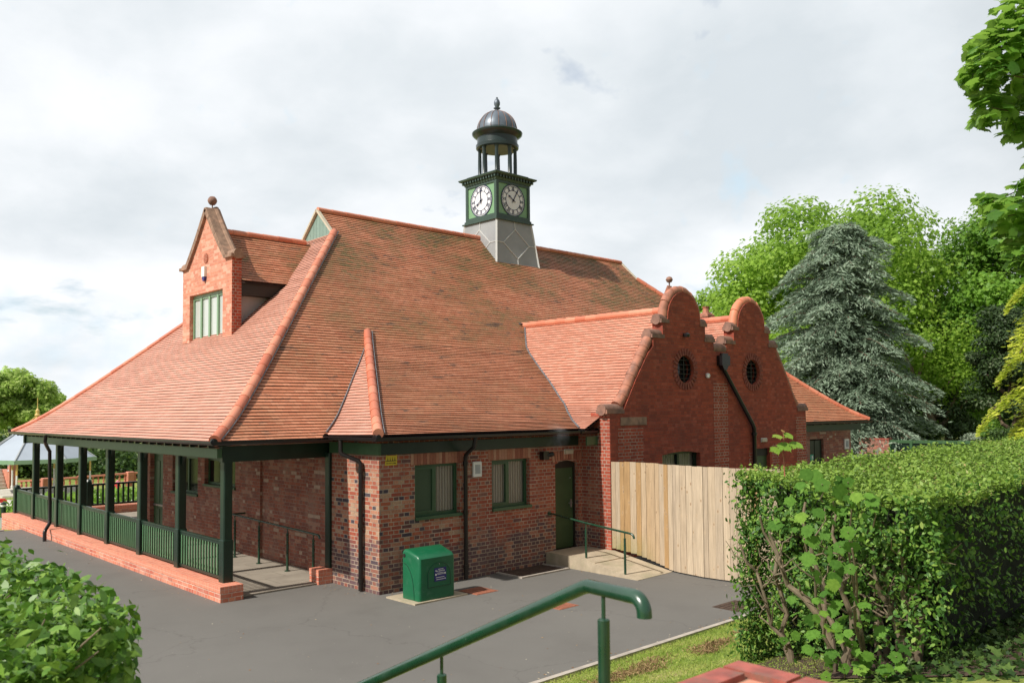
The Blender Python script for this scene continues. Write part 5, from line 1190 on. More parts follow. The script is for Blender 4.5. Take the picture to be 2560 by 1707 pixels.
# ------------------------------------------------------------------ park beyond, left
bc = Vector((18.95, 73.3)); zg = -2.75
bs = empty('bandstand', (bc.x, bc.y, zg), 'octagonal bandstand with pale slate roof, gold crown and white columns', 'bandstand')
ze = -.20; RB = 4.3
def oc(r, z, k, off=.2): a = 2*math.pi*k/8+off; return (bc.x+r*math.cos(a), bc.y+r*math.sin(a), z)
mb = MB()
for k in range(8): mb.face([oc(RB, ze, k), oc(RB, ze, k+1), oc(1.0, ze+2.35, k+1), oc(1.0, ze+2.35, k)])
M['slate'] = plain('pale_slate', (.36,.41,.48), .45, .06, 1)
rf = mb.build('bandstand_roof', M['slate'], bs)
mb = MB()
for k in range(8): mb.bar(oc(RB+.03, ze+.03, k), oc(1.0, ze+2.4, k), .09, .06)
mb.build('roof_hips', M['rubble'], rf)
mb = MB()
for k in range(8): mb.bar(oc(RB, ze-.05, k), oc(RB, ze-.05, k+1), .06, .30)
mb.build('bandstand_valance', M['sage'], bs)
for k in range(8):
    x, y, _ = oc(RB-.45, 0, k); mb = MB(); mb.lathe([(.10, zg-.1), (.10, zg+.3), (.07, zg+.35), (.065, ze-1.0)], (x, y), 8); c_ = mb.build('column', M['white'], bs); mb = MB(); mb.lathe([(.075, ze-1.0), (.07, ze-.2)], (x, y), 8); mb.build('column_head', M['brass'], c_)
mb = MB()
for k in range(8):
    prev = None
    for j in range(6):
        t = j/5; p = Vector(oc(1.15*math.cos(t*math.pi/2)+.05, ze+2.35+.95*(1-math.cos(t*math.pi/2)*.9)**1.2 if j else ze+2.35, k))
        if prev is not None: mb.bar(prev, p, .06, .06)
        prev = p
mb.lathe([(.05, ze+3.2), (.22, ze+3.35), (.12, ze+3.5), (.15, ze+3.7), (.03, ze+3.9), (.02, ze+4.7), (0, ze+4.7)], (bc.x, bc.y), 10)
mb.build('gilded_crown', M['brass'], bs)
mb = MB(); mb.lathe([(0, zg+.1), (4.2, zg+.1), (4.2, zg-.4)], (bc.x, bc.y), 8); mb.build('bandstand_floor', M['concpath'], bs)
# balustrade
bl = empty('balustrade', (24, 84, -3.4), 'long terracotta balustrade with round balusters beyond the bandstand', 'balustrade')
def bp(x, D): 
    q = campt(x, 1220, D); return Vector((q.x, q.y, 0))
pts = [(30, 74), (113, 73.5), (205, 74.5), (325, 76), (440, 78)]
def zb(x): return {30: 1228, 113: 1223, 205: 1216, 325: 1206, 440: 1198}[x]
nodes = []
for x, D in pts: q0 = campt(x, zb(x), D); nodes.append(q0)
cnt = 0
blm = MB(); blm.lathe([(.09, 0), (.09, .08), (.05, .14), (.11, .32), (.05, .52), (.09, .60), (.09, .66)], (0, 0), 8)
WL['zero'] = Vector((0, 0, 0))
proto = None
for i in range(len(nodes)-1):
    a, c = nodes[i], nodes[i+1]
    mb = MB(); mb.bar(a+Vector((0, 0, .84)), c+Vector((0, 0, .84)), .3, .14); mb.build('top_rail', M['terracotta'], bl)
    mb = MB(); mb.bar(a+Vector((0, 0, .04)), c+Vector((0, 0, .04)), .3, .16); mb.build('bottom_rail', M['terracotta'], bl)
    mb = MB(); mb.cbox(a.x-.3, a.y-.3, a.z-.3, a.x+.3, a.y+.3, a.z+.98, .05); mb.build('pier', M['terracotta'], bl)
    L_ = (c-a).length; k = int(L_/.42)
    for j in range(1, k):
        p = a.lerp(c, j/k)
        if cnt >= 60: break
        if proto is None:
            proto = blm.build('baluster', M['terracotta'], bl, smooth=True)
            proto.location = (p.x-24, p.y-84, p.z+.12+3.4)
            # mesh was built around the world origin: shift it back
            for v_ in proto.data.vertices: v_.co += Vector((24, 84, -3.4))
            o2 = proto
        else:
            o2 = proto.copy(); COL.objects.link(o2)
        o2.location = (p.x-24, p.y-84, p.z+.12+3.4); cnt += 1
# terracotta stair pier & steps at far left
q = campt(14, 1226, 70); sp_ = empty('garden_steps', tuple(q), 'pale garden steps with terracotta side wall at the far left edge', 'steps')
mb = MB()
for k in range(6): mb.box(q.x-2.4, q.y+k*.35, q.z+k*.28-.3, q.x+.1, q.y+(k+1)*.35, q.z+(k+1)*.28)
mb.build('stone_steps', M['concpath'], sp_)
mb = MB(); mb.cbox(q.x+.15, q.y-.4, q.z-.3, q.x+.75, q.y+.2, q.z+2.2, .03); mb.box(q.x+.15, q.y+.2, q.z-.3, q.x+.65, q.y+3, q.z+1.6); mb.build('side_wall', M['terracotta'], sp_)
q2 = campt(8, 1178, 70); mb = MB(); mb.lathe([(.25, q2.z), (.12, q2.z+.25), (.30, q2.z+.7), (.18, q2.z+1.0), (.1, q2.z+1.5), (0, q2.z+1.7)], (q.x+.3, q.y-.1), 10); tag(mb.build('stone_urn', M['rubble'], base=(q.x+.3, q.y-.1, q2.z), smooth=True), 'grey stone finial urn on the terracotta wall at far left', 'urn')
# red barrier
q = campt(4, 1256, 45); mb = MB(); mb.box(q.x-1.2, q.y, q.z, q.x+.25, q.y+.25, q.z+.13); mb.cbox(q.x-1.0, q.y+.02, q.z+.13, q.x-.6, q.y+.23, q.z+.2, .02); mb.cbox(q.x-.2, q.y+.02, q.z+.13, q.x+.2, q.y+.23, q.z+.2, .02)
tag(mb.build('plastic_barrier', plain('red_plastic', (.65,.04,.03), .4, .1), base=tuple(q)), 'low bright red plastic barrier on the path at the far left', 'barrier')
# bollard
q = campt(8, 1315, 30); bo = empty('bollard', (q.x, q.y, q.z), 'black bollard with a white band and grey foot at left edge', 'bollard')
mb = MB(); mb.lathe([(.085, q.z+.3), (.085, q.z+.68), (.075, q.z+.70)], (q.x, q.y), 14); mb.lathe([(.10, q.z+.76), (.10, q.z+.79), (.05, q.z+.84), (0, q.z+.86)], (q.x, q.y), 14); mb.build('bollard_shaft', M['green'], bo)
mb = MB(); mb.lathe([(.088, q.z+.685), (.088, q.z+.765)], (q.x, q.y), 14); mb.build('reflective_band', M['white'], bo)
mb = MB(); mb.lathe([(.095, q.z-.2), (.095, q.z+.3), (.085, q.z+.31)], (q.x, q.y), 14); mb.build('bollard_foot', M['rubble'], bo)
# person in the garden: one continuous skinned body
def person(base, h, face):
    root = empty('person', base, 'person in a red top and pink hat seen through the verandah railings', 'person')
    s = h/1.7; J = {'pel': (0,0,.92), 'ches': (0,.02,1.25), 'neck': (0,.02,1.42), 'head': (0,.05,1.52), 'crown': (0,.05,1.66), 'lh': (.10,0,.88), 'lk': (.12,.05,.50), 'la': (.13,0,.08), 'lt': (.14,.14,.04), 'rh': (-.10,0,.88), 'rk': (-.12,.10,.50), 'ra': (-.12,-.05,.08), 'rt': (-.13,.10,.04), 'ls': (.19,.02,1.36), 'le': (.26,.05,1.10), 'lw': (.24,.24,.98), 'lf': (.23,.32,.96), 'rs': (-.19,.02,1.36), 're': (-.27,.02,1.10), 'rw': (-.26,.18,.92), 'rf': (-.25,.25,.88)}
    R_ = dict(pel=.14, ches=.15, neck=.055, head=.095, crown=.08, lh=.09, lk=.06, la=.045, lt=.035, rh=.09, rk=.06, ra=.045, rt=.035, ls=.06, le=.045, lw=.03, lf=.025, rs=.06, re=.045, rw=.03, rf=.025)
    Ed = [('pel','ches'),('ches','neck'),('neck','head'),('head','crown'),('pel','lh'),('lh','lk'),('lk','la'),('la','lt'),('pel','rh'),('rh','rk'),('rk','ra'),('ra','rt'),('ches','ls'),('ls','le'),('le','lw'),('lw','lf'),('ches','rs'),('rs','re'),('re','rw'),('rw','rf')]
    ks = list(J); me = bpy.data.meshes.new('body'); me.from_pydata([tuple(c*s for c in J[k]) for k in ks], [(ks.index(a), ks.index(b)) for a, b in Ed], []); ob = bpy.data.objects.new('t', me); COL.objects.link(ob)
    md = ob.modifiers.new('s', 'SKIN'); 
    if not me.skin_vertices: bpy.context.view_layer.objects.active = ob
    for k, sv in zip(ks, me.skin_vertices[0].data): sv.radius = (R_[k]*s, R_[k]*s); sv.use_root = (k == 'pel')
    ob.modifiers.new('u', 'SUBSURF').levels = 2
    dg = bpy.context.evaluated_depsgraph_get(); me2 = bpy.data.meshes.new_from_object(ob.evaluated_get(dg)); bpy.data.objects.remove(ob)
    for m in (plain('red_clothing', (.62,.05,.06), .8, .1), plain('dark_trousers', (.05,.06,.10), .8, .1), plain('skin', (.60,.36,.27), .6, .05)): me2.materials.append(m)
    for p in me2.polygons:
        z = p.center.z/s; p.material_index = 2 if z > 1.40 or (abs(p.center.x)/s > .2 and z < 1.03) else (0 if z > .85 else 1); p.use_smooth = True
    bo_ = bpy.data.objects.new('body', me2); COL.objects.link(bo_); bo_.parent = root; WL[bo_.name] = WL[root.name]
    mb = MB(); x, y, z = base; mb.lathe([(.20*s, z+1.58*s), (.11*s, z+1.60*s), (.11*s, z+1.68*s), (.06*s, z+1.74*s), (0, z+1.75*s)], (x, y+.05*s), 14); mb.build('hat', plain('pink_hat', (.75,.25,.35), .8, .1), root, smooth=True)
    root.rotation_euler.z = 0; return root
q = campt(294, 1246, 55); person((q.x, q.y, q.z), 1.15, 0)

# ------------------------------------------------------------------ vegetation
def limb(mb, a, c, r0, r1, n=6, wob=.12):
    a, c = Vector(a), Vector(c); L_ = (c-a).length; pts = []; d = (c-a)/n
    for k in range(n+1): pts.append(a+d*k+Vector((random.gauss(0, 1), random.gauss(0, 1), random.gauss(0, .6)))*(wob*L_/n*(0 if k in (0, n) else 1)))
    mb.tube(pts, [r0+(r1-r0)*k/n for k in range(n+1)], 8); return pts
def tree(name, label, base, cen, rad, nclump, nleaf, lsize, mat, bark='bark', shape='clump', group=None, cat='tree', csize=.3, limbs=10, trunk=.3, low=-.75, inner=.25):
    root = empty(name, tuple(base), label, cat, group); cen = np.array(cen, float); rad = np.array(rad, float)
    C_ = []
    while len(C_) < nclump:
        d = rng.normal(0, 1, 3); d /= np.linalg.norm(d)
        if d[2] < low: continue
        r = rng.uniform(.62, .92) if rng.random() > inner else rng.uniform(.25, .62)
        C_.append(cen+d*rad*r)
    C_ = np.array(C_); cs = csize*rad.min()*rng.uniform(.65, 1.3, nclump)
    per = (cs**2/np.sum(cs**2)*nleaf).astype(int)+1
    P, N, T = [], [], []
    for c, s, k in zip(C_, cs, per):
        d = rng.normal(0, 1, (k, 3)); d[:, 2] = d[:, 2]*.8+.25; d /= np.linalg.norm(d, axis=1)[:, None]
        r = s*rng.uniform(.35, 1.12, k)**.7
        P.append(c+d*r[:, None]*np.array([1.15, 1.15, .75])); N.append(d*.9+np.array([0, 0, .5])); T.append(np.clip(.45+.2*rng.normal(0, 1, k)+rng.normal(0, .13), 0, 1))
    P, N, T = map(np.concatenate, (P, N, T))
    mb = MB(); top = Vector(cen)+Vector((0, 0, rad[2]*.35)); b0 = Vector(base)
    limb(mb, b0-Vector((0, 0, .3)), top, trunk, trunk*.22, 8, .25)
    tr = mb.build('trunk', M[bark], root, smooth=True)
    mb = MB(); idx = rng.permutation(nclump)[:limbs]
    for i in idx:
        t = rng.uniform(.25, .85); a = b0.lerp(top, t); limb(mb, a, Vector(C_[i]), trunk*.38, trunk*.06, 6, .3)
    mb.build('limbs', M[bark], root, smooth=True)
    sz = lsize*rng.uniform(.6, 1.35, len(P)); leaves('crown', P, N, sz, M[mat], shape, root, tint=T, jit=.45)
    return root
def T(label, x, y0, y1, D, wpx, mat, n=26000, ls=.22, nc=70, name='broadleaf_tree', rz=None, off=0, **k):
    """tree whose crown spans image x +- wpx and y0 (top) to y1 (bottom) at depth D"""
    top = campt(x, y0, D); bot = campt(x, y1, D); w = wpx*D/2140; cz = (top.z+bot.z)/2
    base = (top.x, top.y, hgt(top.x, top.y)); return tree(name, label, base, (top.x, top.y, cz), (w, w, (top.z-bot.z)/2), nc, n, ls, mat, **k)
G = 'trees beyond the pavilion'
T('large lime green rounded tree, tallest behind the dark blue cedar', 2085, 492, 1040, 50, 290, 'l_lime', 60000, .24, 150, csize=.25, group=G)
T('smaller pale green tree showing just above the curved gables', 1790, 700, 1040, 58, 130, 'l_lime', 16000, .26, 50, group=G)
T('thin sprig-topped light green tree peeping over the roof beside the ball finial', 1672, 715, 1060, 62, 70, 'l_lime', 7000, .26, 26, group=G)
T('broad mid green tree behind the dark holly and overhanging maple branch', 2565, 490, 1050, 46, 235, 'l_mid', 56000, .22, 140, csize=.26, group=G)
T('loose yellow green tree low between the cedar and dark holly', 2365, 830, 1100, 52, 120, 'l_mid', 14000, .2, 50, group=G, limbs=16, trunk=.22)
T('tall dark holly with glinting leaves beside the golden conifer', 2525, 740, 1085, 36, 95, 'l_dark', 26000, .13, 80, shape='leaf', group=G, name='holly_tree')
T('dark leafy mass of evergreen low behind the green gate', 2330, 960, 1130, 44, 150, 'l_dark', 15000, .16, 50, shape='leaf', group=G, name='evergreen_tree')
# leaning bare limbs between the trees
bt = empty('bare_limbed_tree', tuple(campt(2345, 1090, 42)), 'pale leaning bare trunk and limbs between cedar and holly', 'tree', G)
mb = MB(); b0 = campt(2345, 1092, 42)
tp_ = limb(mb, b0, campt(2290, 960, 42), .22, .12, 6, .2); limb(mb, tp_[-1], campt(2250, 850, 42), .11, .03); limb(mb, tp_[3], campt(2395, 930, 42), .10, .03); limb(mb, b0, campt(2400, 960, 42.5), .12, .05); limb(mb, tp_[-1], campt(2330, 830, 42), .09, .03)
mb.build('trunk', M['palebark'], bt, smooth=True)
P = []; 
for _ in range(24):
    c = campt(random.uniform(2240, 2420), random.uniform(820, 980), 42); P.append(np.array(c)+rng.normal(0, .35, (160, 3)))
P = np.concatenate(P); leaves('crown', P, rng.normal(0, .5, P.shape)+[0, 0, .8], .17, M['l_lime'], 'clump', bt)
# blue atlas cedar: drooping flat sprays on horizontal branches
def cedar(name, label, base, H_, R0_, mat, nb=150, per=230, ls=.30, z0=.06, droop=.16, shape='spray', group=G, jr=.25, upa=.06, pw=.72, nj=.28):
    root = empty(name, tuple(base), label, 'tree', group); b0 = Vector(base); mb = MB(); mb.tube([b0-Vector((0, 0, .3)), b0+Vector((0, 0, H_*.5)), b0+Vector((0, 0, H_*.99))], [.32*H_/10, .16*H_/10, .02], 8); mb.build('trunk', M['bark'], root, smooth=True)
    P, N, A, T_ = [], [], [], []; mb = MB()
    for i in range(nb):
        t = z0+(1-z0)*((i+.5)/nb)**1.05; z = H_*t; rr = R0_*(1-t)**pw*random.uniform(1-jr, 1.12)+.25; az = i*2.39996+random.uniform(-.3, .3)
        d = Vector((math.cos(az), math.sin(az), 0)); sd = Vector((-d.y, d.x, 0)); tint0 = random.gauss(.5, .14)
        pr = []
        for k in range(7):
            s = k/6; pr.append(b0+Vector((0, 0, z))+d*(rr*s)+Vector((0, 0, rr*(upa*s-droop*s*s*1.4+ .10*math.sin(s*3)))))
        mb.tube(pr, [.05*(1-k/7)+.008 for k in range(7)], 5)
        n_ = int(per*rr/R0_)+30; s = rng.uniform(.12, 1.05, n_); 
        lat = rng.normal(0, 1, n_)*(.10+.20*(1-np.abs(s-.6)))*rr*.62
        q = np.array([list(b0+Vector((0, 0, z)))])+np.outer(rr*s, np.array(d))+np.outer(lat, np.array(sd)); q[:, 2] += rr*(upa*s-droop*s*s*1.4+.10*np.sin(s*3))-np.abs(lat)*.38+rng.normal(0, .06, n_)
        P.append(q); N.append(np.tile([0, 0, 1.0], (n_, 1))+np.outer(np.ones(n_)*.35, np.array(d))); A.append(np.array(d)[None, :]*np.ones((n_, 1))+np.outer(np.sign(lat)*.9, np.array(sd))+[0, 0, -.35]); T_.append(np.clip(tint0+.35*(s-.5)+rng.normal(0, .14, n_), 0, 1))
    mb.build('limbs', M['bark'], root, smooth=True)
    P, N, A, T_ = map(np.concatenate, (P, N, A, T_)); leaves('crown', P, N, ls*rng.uniform(.6, 1.3, len(P)), M[mat], shape, root, A=A, tint=T_, jit=nj); return root
b0 = campt(2110, 1085, 38); top = campt(2110, 565, 38)
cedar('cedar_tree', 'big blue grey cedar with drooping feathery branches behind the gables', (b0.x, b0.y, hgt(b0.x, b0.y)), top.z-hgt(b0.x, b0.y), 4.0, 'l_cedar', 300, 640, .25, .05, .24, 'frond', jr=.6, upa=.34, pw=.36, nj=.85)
b0 = campt(2655, 1080, 20); top = campt(2655, 560, 20)
cedar('golden_conifer', 'golden yellow conifer with drooping tiers above the clipped hedge', (b0.x, b0.y, hgt(b0.x, b0.y)), top.z-hgt(b0.x, b0.y), 1.75, 'l_gold', 34, 1100, .11, .10, .50, jr=.25, upa=.12, pw=.45)
# shrubs and undergrowth beyond the gate
def shrub(label, x, y0, y1, D, wpx, mat, n, ls, name='shrub', shape='clump', nc=16, group='shrubs behind the green gate'):
    top = campt(x, y0, D); bot = campt(x, y1, D); w = wpx*D/2140; root = empty(name, (top.x, top.y, bot.z), label, 'shrub', group)
    mb = MB()
    for k in range(5): limb(mb, (top.x+random.uniform(-.1, .1), top.y, bot.z-.1), (top.x+random.uniform(-w, w)*.6, top.y+random.uniform(-w, w)*.4, top.z-.2*(top.z-bot.z)), .03, .01, 4)
    mb.build('stems', M['bark'], root)
    P, N = [], []; h = (top.z-bot.z)/2
    for k in range(nc):
        d = rng.normal(0, 1, 3); d /= np.linalg.norm(d); c = np.array([top.x, top.y, (top.z+bot.z)/2])+d*np.array([w, w, h])*.62; m_ = n//nc; e = rng.normal(0, 1, (m_, 3)); e /= np.linalg.norm(e, axis=1)[:, None]
        P.append(c+e*np.array([w, w, h])*.42*rng.uniform(.5, 1.1, m_)[:, None]); N.append(e+[0, 0, .4])
    leaves('foliage', np.concatenate(P), np.concatenate(N), ls, M[mat], shape, root); return root
shrub('pale silvery rounded shrub just beyond the green gate', 2440, 1082, 1125, 37, 50, 'l_silver', 5000, .10)
shrub('dark grey green clipped shrub above the wall near the right edge', 2525, 1066, 1130, 35, 65, 'l_under', 7000, .09, shape='leaf')
shrub('low dark bush behind the garden wall next to the cedar', 2215, 1040, 1110, 40, 80, 'l_under', 6000, .14)
shrub('mid green leafy bush between garden gate and leaning trunk', 2290, 1045, 1115, 42, 60, 'l_under', 5000, .13)
shrub('small bright green sapling bush above the silvery shrub', 2475, 1040, 1100, 36, 28, 'l_mid', 2000, .10)
# far wood behind the right-hand trees (one dark mass)
P = []; N = []
for _ in range(300):
    x = rng.uniform(1650, 2900); D = rng.uniform(62, 90); y = rng.uniform(880, 1075); c = campt(x, y, D); P.append(np.array(c)+rng.normal(0, 1, (110, 3))*[1.1, 1.1, .8]); N.append(rng.normal(0, .4, (110, 3))+[0, 0, .7])
tag(leaves('distant_wood', np.concatenate(P), np.concatenate(N), .55, M['l_under'], 'clump', base=(70, 40, 1)), kind='stuff')
# left: trees past the bandstand
GL = 'trees past the bandstand'
T('rounded light green tree at the left edge with dark limbs', 30, 925, 1110, 112, 95, 'l_far', 16000, .55, 60, group=GL, limbs=16, trunk=.35)
T('second rounded light green tree between left edge tree and roof slope', 98, 955, 1115, 118, 60, 'l_far', 9000, .5, 40, group=GL, limbs=12, trunk=.35)
T('low light green tree just left of the tiled roof slope', 140, 985, 1115, 125, 50, 'l_far', 7000, .5, 30, group=GL)
T('sunny yellow green tree seen beneath the verandah beam', 345, 1130, 1225, 98, 60, 'l_far', 8000, .4, 40, group=GL)
P = []; N = []
for _ in range(210):
    x = rng.uniform(-80, 420); D = rng.uniform(88, 100); y = rng.uniform(1110, 1190)+ (0 if x < 300 else 20); c = campt(x, y, D); P.append(np.array(c)+rng.normal(0, 1, (130, 3))*[1.0, 1.0, .7]); N.append(rng.normal(0, .4, (130, 3))+[0, 0, .8])
tag(leaves('shrubbery', np.concatenate(P), np.concatenate(N), .42, M['l_under'], 'clump', base=(30, 105, -2)), kind='stuff')
# flower bed plants behind the north railing, and bush by bollard
P = np.c_[rng.uniform(8.0, 16, 5200), rng.uniform(31.2, 35, 5200), np.zeros(5200)]; P[:, 2] = [hgt(x, y)+.04 for x, y in P[:, :2]]; P[:, 2] += rng.random(5200)**1.5*1.0
az = rng.normal(0, .5, P.shape); az[:, 2] = 1
tag(leaves('flower_bed', P, rng.normal(0, 1, P.shape), .22, M['l_mid'], 'leaf', base=(12, 33, -.4), A=az), kind='stuff')
shrub('low round bush behind the black bollard at left', 12, 1262, 1305, 40, 30, 'l_mid', 3000, .12, group=None)

P = []
def lit(n, x0, x1, y0, y1): P.append(np.c_[rng.uniform(x0, x1, n), rng.uniform(y0, y1, n), np.full(n, .006)])
lit(70, 9.0, 13.1, 12.55, 12.87); lit(45, 8.5, 8.88, 12.9, 14.4); lit(70, 13.0, 14.1, 11.2, 12.0); lit(90, 5, 14, 7.45, 12.3); lit(60, 4, 6.5, 12, 26); lit(60, 6.3, 6.58, 14.5, 26); lit(110, 6.3, 14, 7.42, 7.62); lit(25, 13.1, 13.3, 10.3, 11.9)
P = np.concatenate(P); tag(leaves('leaf_litter', P, np.tile([0, 0, 1.0], (len(P), 1)), rng.uniform(.012, .04, len(P)), leafmat('dry_leaf_litter', [(0, (.20,.10,.05)), (.6, (.40,.26,.14)), (1, (.62,.56,.46))], .05, .8, .1), 'clump', base=(9, 11, 0), jit=.15), kind='stuff')
# hedges -------------------------------------------------------------
def hedge_right():
    root = empty('hedge', (8.2, 3.8, .85), 'big clipped privet hedge with bare stems and sycamore leaves in its near end', 'hedge')
    def zt_(x, y): return 2.55+.10*np.clip((x-7.5)/5, 0, 1)*np.clip((y-2.8)/2, 0, 1)+.025*np.sin(x*2.3+y*1.7)+.02*np.sin(x*5.1-y*4.3)
    def xe(y): return 7.24+(y-2.8)*.42      # slanted near end
    # top
    n = 52000; x = 7.1+13*rng.random(n)**1.6; y = rng.uniform(2.7, 5.15, n); k = x > xe(y)+rng.uniform(-.08, .05, n); x, y = x[k], y[k]
    z = zt_(x, y)-rng.random(len(x))**2*.10+rng.random(len(x))**8*.10
    P = np.c_[x, y, z]; N = np.tile([0, 0, 1.0], (len(x), 1))
    tt = np.clip(.45+.25*rng.normal(0, 1, len(x))+.12*np.sin(x*1.7)*np.sin(y*2.9), 0, 1)
    leaves('hedge_top_foliage', P, N, rng.uniform(.035, .06, len(x)), M['l_privet_top'], 'leaf', root, tint=tt, jit=.75, bend=.4)
    # near end (faces -X): dense at top and far side, open below near corner
    P, N, S = [], [], []
    n = 14500; y = rng.uniform(2.7, 5.1, n); v = rng.random(n); z0 = .235*(7.36-y)-.02; z = z0+(zt_(7.5, y)-z0)*v
    inw = .42*(1-v)*1.1; dep = rng.random(n)**2*.5; x = xe(y)+inw+dep-.04+.06*np.sin(z*6+y*5)
    openness = np.clip((4.35-y)*1.2, 0, 1)*np.clip((2.15-z)*1.6, 0, 1)
    gapn = np.sin(y*7.1+z*3.3)*np.sin(z*6.7-y*2.9+1.1)+.5*np.sin(y*15+z*11)
    k = (rng.random(n) > openness*.86) & (gapn > -.62)
    P.append(np.c_[x, y, z][k]); N.append(np.tile([-1, .1, .35], (k.sum(), 1)))
    n = 3800; t = rng.random(n); P.append(np.c_[xe(np.full(n, 5.1))+rng.normal(0, .08, n)+.4*t, 5.05+rng.normal(0, .08, n), .55+2.05*rng.random(n)]); N.append(np.tile([-.5, .9, .2], (n, 1)))
    # south face, in shade
    n = 11000; x = 7.2+10*rng.random(n)**1.2; v = rng.random(n); z = 1.0+1.6*v; g_ = np.sin(x*5.3+z*3.1)*np.sin(z*6.1-x*2.3)+.5*np.sin(x*12+z*9); kx = g_ > -.15-.5*v; x, v, z = x[kx], v[kx], z[kx]; n = len(x); P.append(np.c_[x+.1+.35*(1-v), 2.72+rng.random(n)**2*.4+.12*(1-v), z]); N.append(np.tile([0, -1, .3], (n, 1)))
    kk = np.concatenate(P); nn_ = np.concatenate(N)
    leaves('hedge_side_foliage', kk, nn_, rng.uniform(.038, .075, len(kk))*rng.uniform(.8, 1.15, len(kk)), M['l_privet'], 'leaf', root, jit=.7, bend=.3)
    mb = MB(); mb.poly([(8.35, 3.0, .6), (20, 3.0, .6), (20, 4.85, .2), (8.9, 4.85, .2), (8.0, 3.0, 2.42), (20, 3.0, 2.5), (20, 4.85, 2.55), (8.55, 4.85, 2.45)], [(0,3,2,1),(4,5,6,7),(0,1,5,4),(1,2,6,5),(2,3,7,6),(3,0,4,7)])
    mb.build('hedge_shade_core', plain('hedge_core_shade', (.016,.020,.010), .95, .5, 14, bmp=.8), root)  # near-black solid; the shaded inside of the hedge put into its colour
    mb = MB()
    def stem(bx, by, tops, r=.045):
        b_ = Vector((bx, by, .235*(7.36-by)-.05))
        for tx, ty, tz, rr in tops:
            pts = limb(mb, b_, (tx, ty, tz), r*rr, .012, 8, .22)
            for q in pts[3:7]:
                for _ in range(2): limb(mb, q, q+Vector((random.uniform(-.35, .1), random.uniform(-.3, .3), random.uniform(.05, .4))), .010, .003, 4, .25)
    stem(7.75, 3.72, [(7.45, 4.3, 2.1, 1.0), (7.7, 3.75, 2.3, .8), (7.6, 4.0, 2.4, .7)], .048)
    stem(7.9, 3.15, [(7.55, 3.35, 1.9, 1.1), (7.5, 3.05, 2.4, .8), (7.8, 3.5, 2.2, .8), (7.7, 2.9, 2.3, .6)], .055)
    stem(8.2, 4.5, [(7.8, 4.6, 2.2, .8), (7.75, 4.8, 1.9, .6)], .04); stem(8.1, 3.5, [(7.9, 3.4, 2.3, .8), (8.1, 3.7, 2.3, .6)], .04)
    for _ in range(26):
        y = random.uniform(2.9, 5.0); z = random.uniform(1.1, 2.3); a = Vector((xe(y)+.45, y, z)); limb(mb, a, a+Vector((-random.uniform(.1, .38), random.uniform(-.3, .3), random.uniform(-.1, .25))), .011, .003, 4, .3)
    mb.build('stem', M['palebark'], root, smooth=True)
    # sparse leaf sprigs on the bare stems
    P = []
    for _ in range(70):
        y = random.uniform(2.85, 4.2); z = random.uniform(1.2, 2.3); c = np.array([xe(y)+random.uniform(.02, .35), y, z]); P.append(c+rng.normal(0, .055, (12, 3)))
    P = np.concatenate(P); leaves('sprig_foliage', P, np.tile([-.8, -.2, .5], (len(P), 1)), rng.uniform(.045, .07, len(P)), M['l_privet'], 'leaf', root, jit=.6)
    return root
hedge_right()
# sycamore sapling growing through the hedge
sy = empty('sycamore_sapling', (7.7, 3.8, .85), 'young sycamore with broad lobed leaves growing up through the clipped hedge', 'sapling')
SY = [(2010, 1345), (1975, 1250), (1940, 1300), (2050, 1300), (2085, 1280), (2130, 1262), (2185, 1270), (2140, 1240), (2055, 1210), (2040, 1350), (2100, 1365), (2130, 1370), (2120, 1330), (2075, 1400), (2125, 1420), (2010, 1475), (2050, 1440), (2085, 1460), (2140, 1490), (2020, 1395), (2055, 1500), (2090, 1510), (1985, 1530), (2165, 1540), (2075, 1565), (2120, 1580), (2150, 1560), (2100, 1600), (2130, 1610), (1990, 1650), (2040, 1640), (2075, 1650), (2110, 1670), (2020, 1620), (2150, 1670), (1950, 1560), (2065, 1690), (2170, 1640), (2090, 1240), (2000, 1290), (2240, 1640), (2250, 1665), (2215, 1690), (2060, 1530), (2105, 1540), (2030, 1580), (1960, 1600), (2180, 1250), (2120, 1205), (2000, 1210)]
P = []; N = []; T_ = []
for x, y in SY:
    yy = np.clip(4.95-(x-1860)/420*2.0, 2.85, 5.0); D = 8.1-(x-1860)/420*1.35
    q = campt(x, y, D-.22+.9*max(0, (y-1450)/260)*.35); P.append(q); N.append((-.75, -.45, .55)); T_.append(random.uniform(.2, .85))
for q in list(P)[::1]:
    for _ in range(random.choice((0, 1, 2))): P.append(np.array(q)+rng.normal(0, .075, 3)+[.05, 0, 0]); N.append((-.6+random.gauss(0, .3), -.5, .6)); T_.append(random.uniform(0, .6))
P = np.array(P); N = np.array(N)
leaves('foliage', P, N, rng.uniform(.06, .155, len(P)), M['l_syc'], 'maple', sy, tint=T_, jit=.5, bend=.7, A=np.tile([-.2, -.3, -1.0], (len(P), 1)))
mb = MB()
for k in range(0, len(SY), 2): q = P[k]; limb(mb, Vector(q), Vector(q)+Vector((.25, .12, -.18)), .004, .006, 3, .2)
limb(mb, (7.7, 3.8, .8), P[0], .02, .008, 7); limb(mb, (7.75, 3.6, .8), P[11], .02, .008, 7); limb(mb, (7.75, 3.6, .8), P[5], .02, .006, 7)
mb.build('stem', M['palebark'], sy)
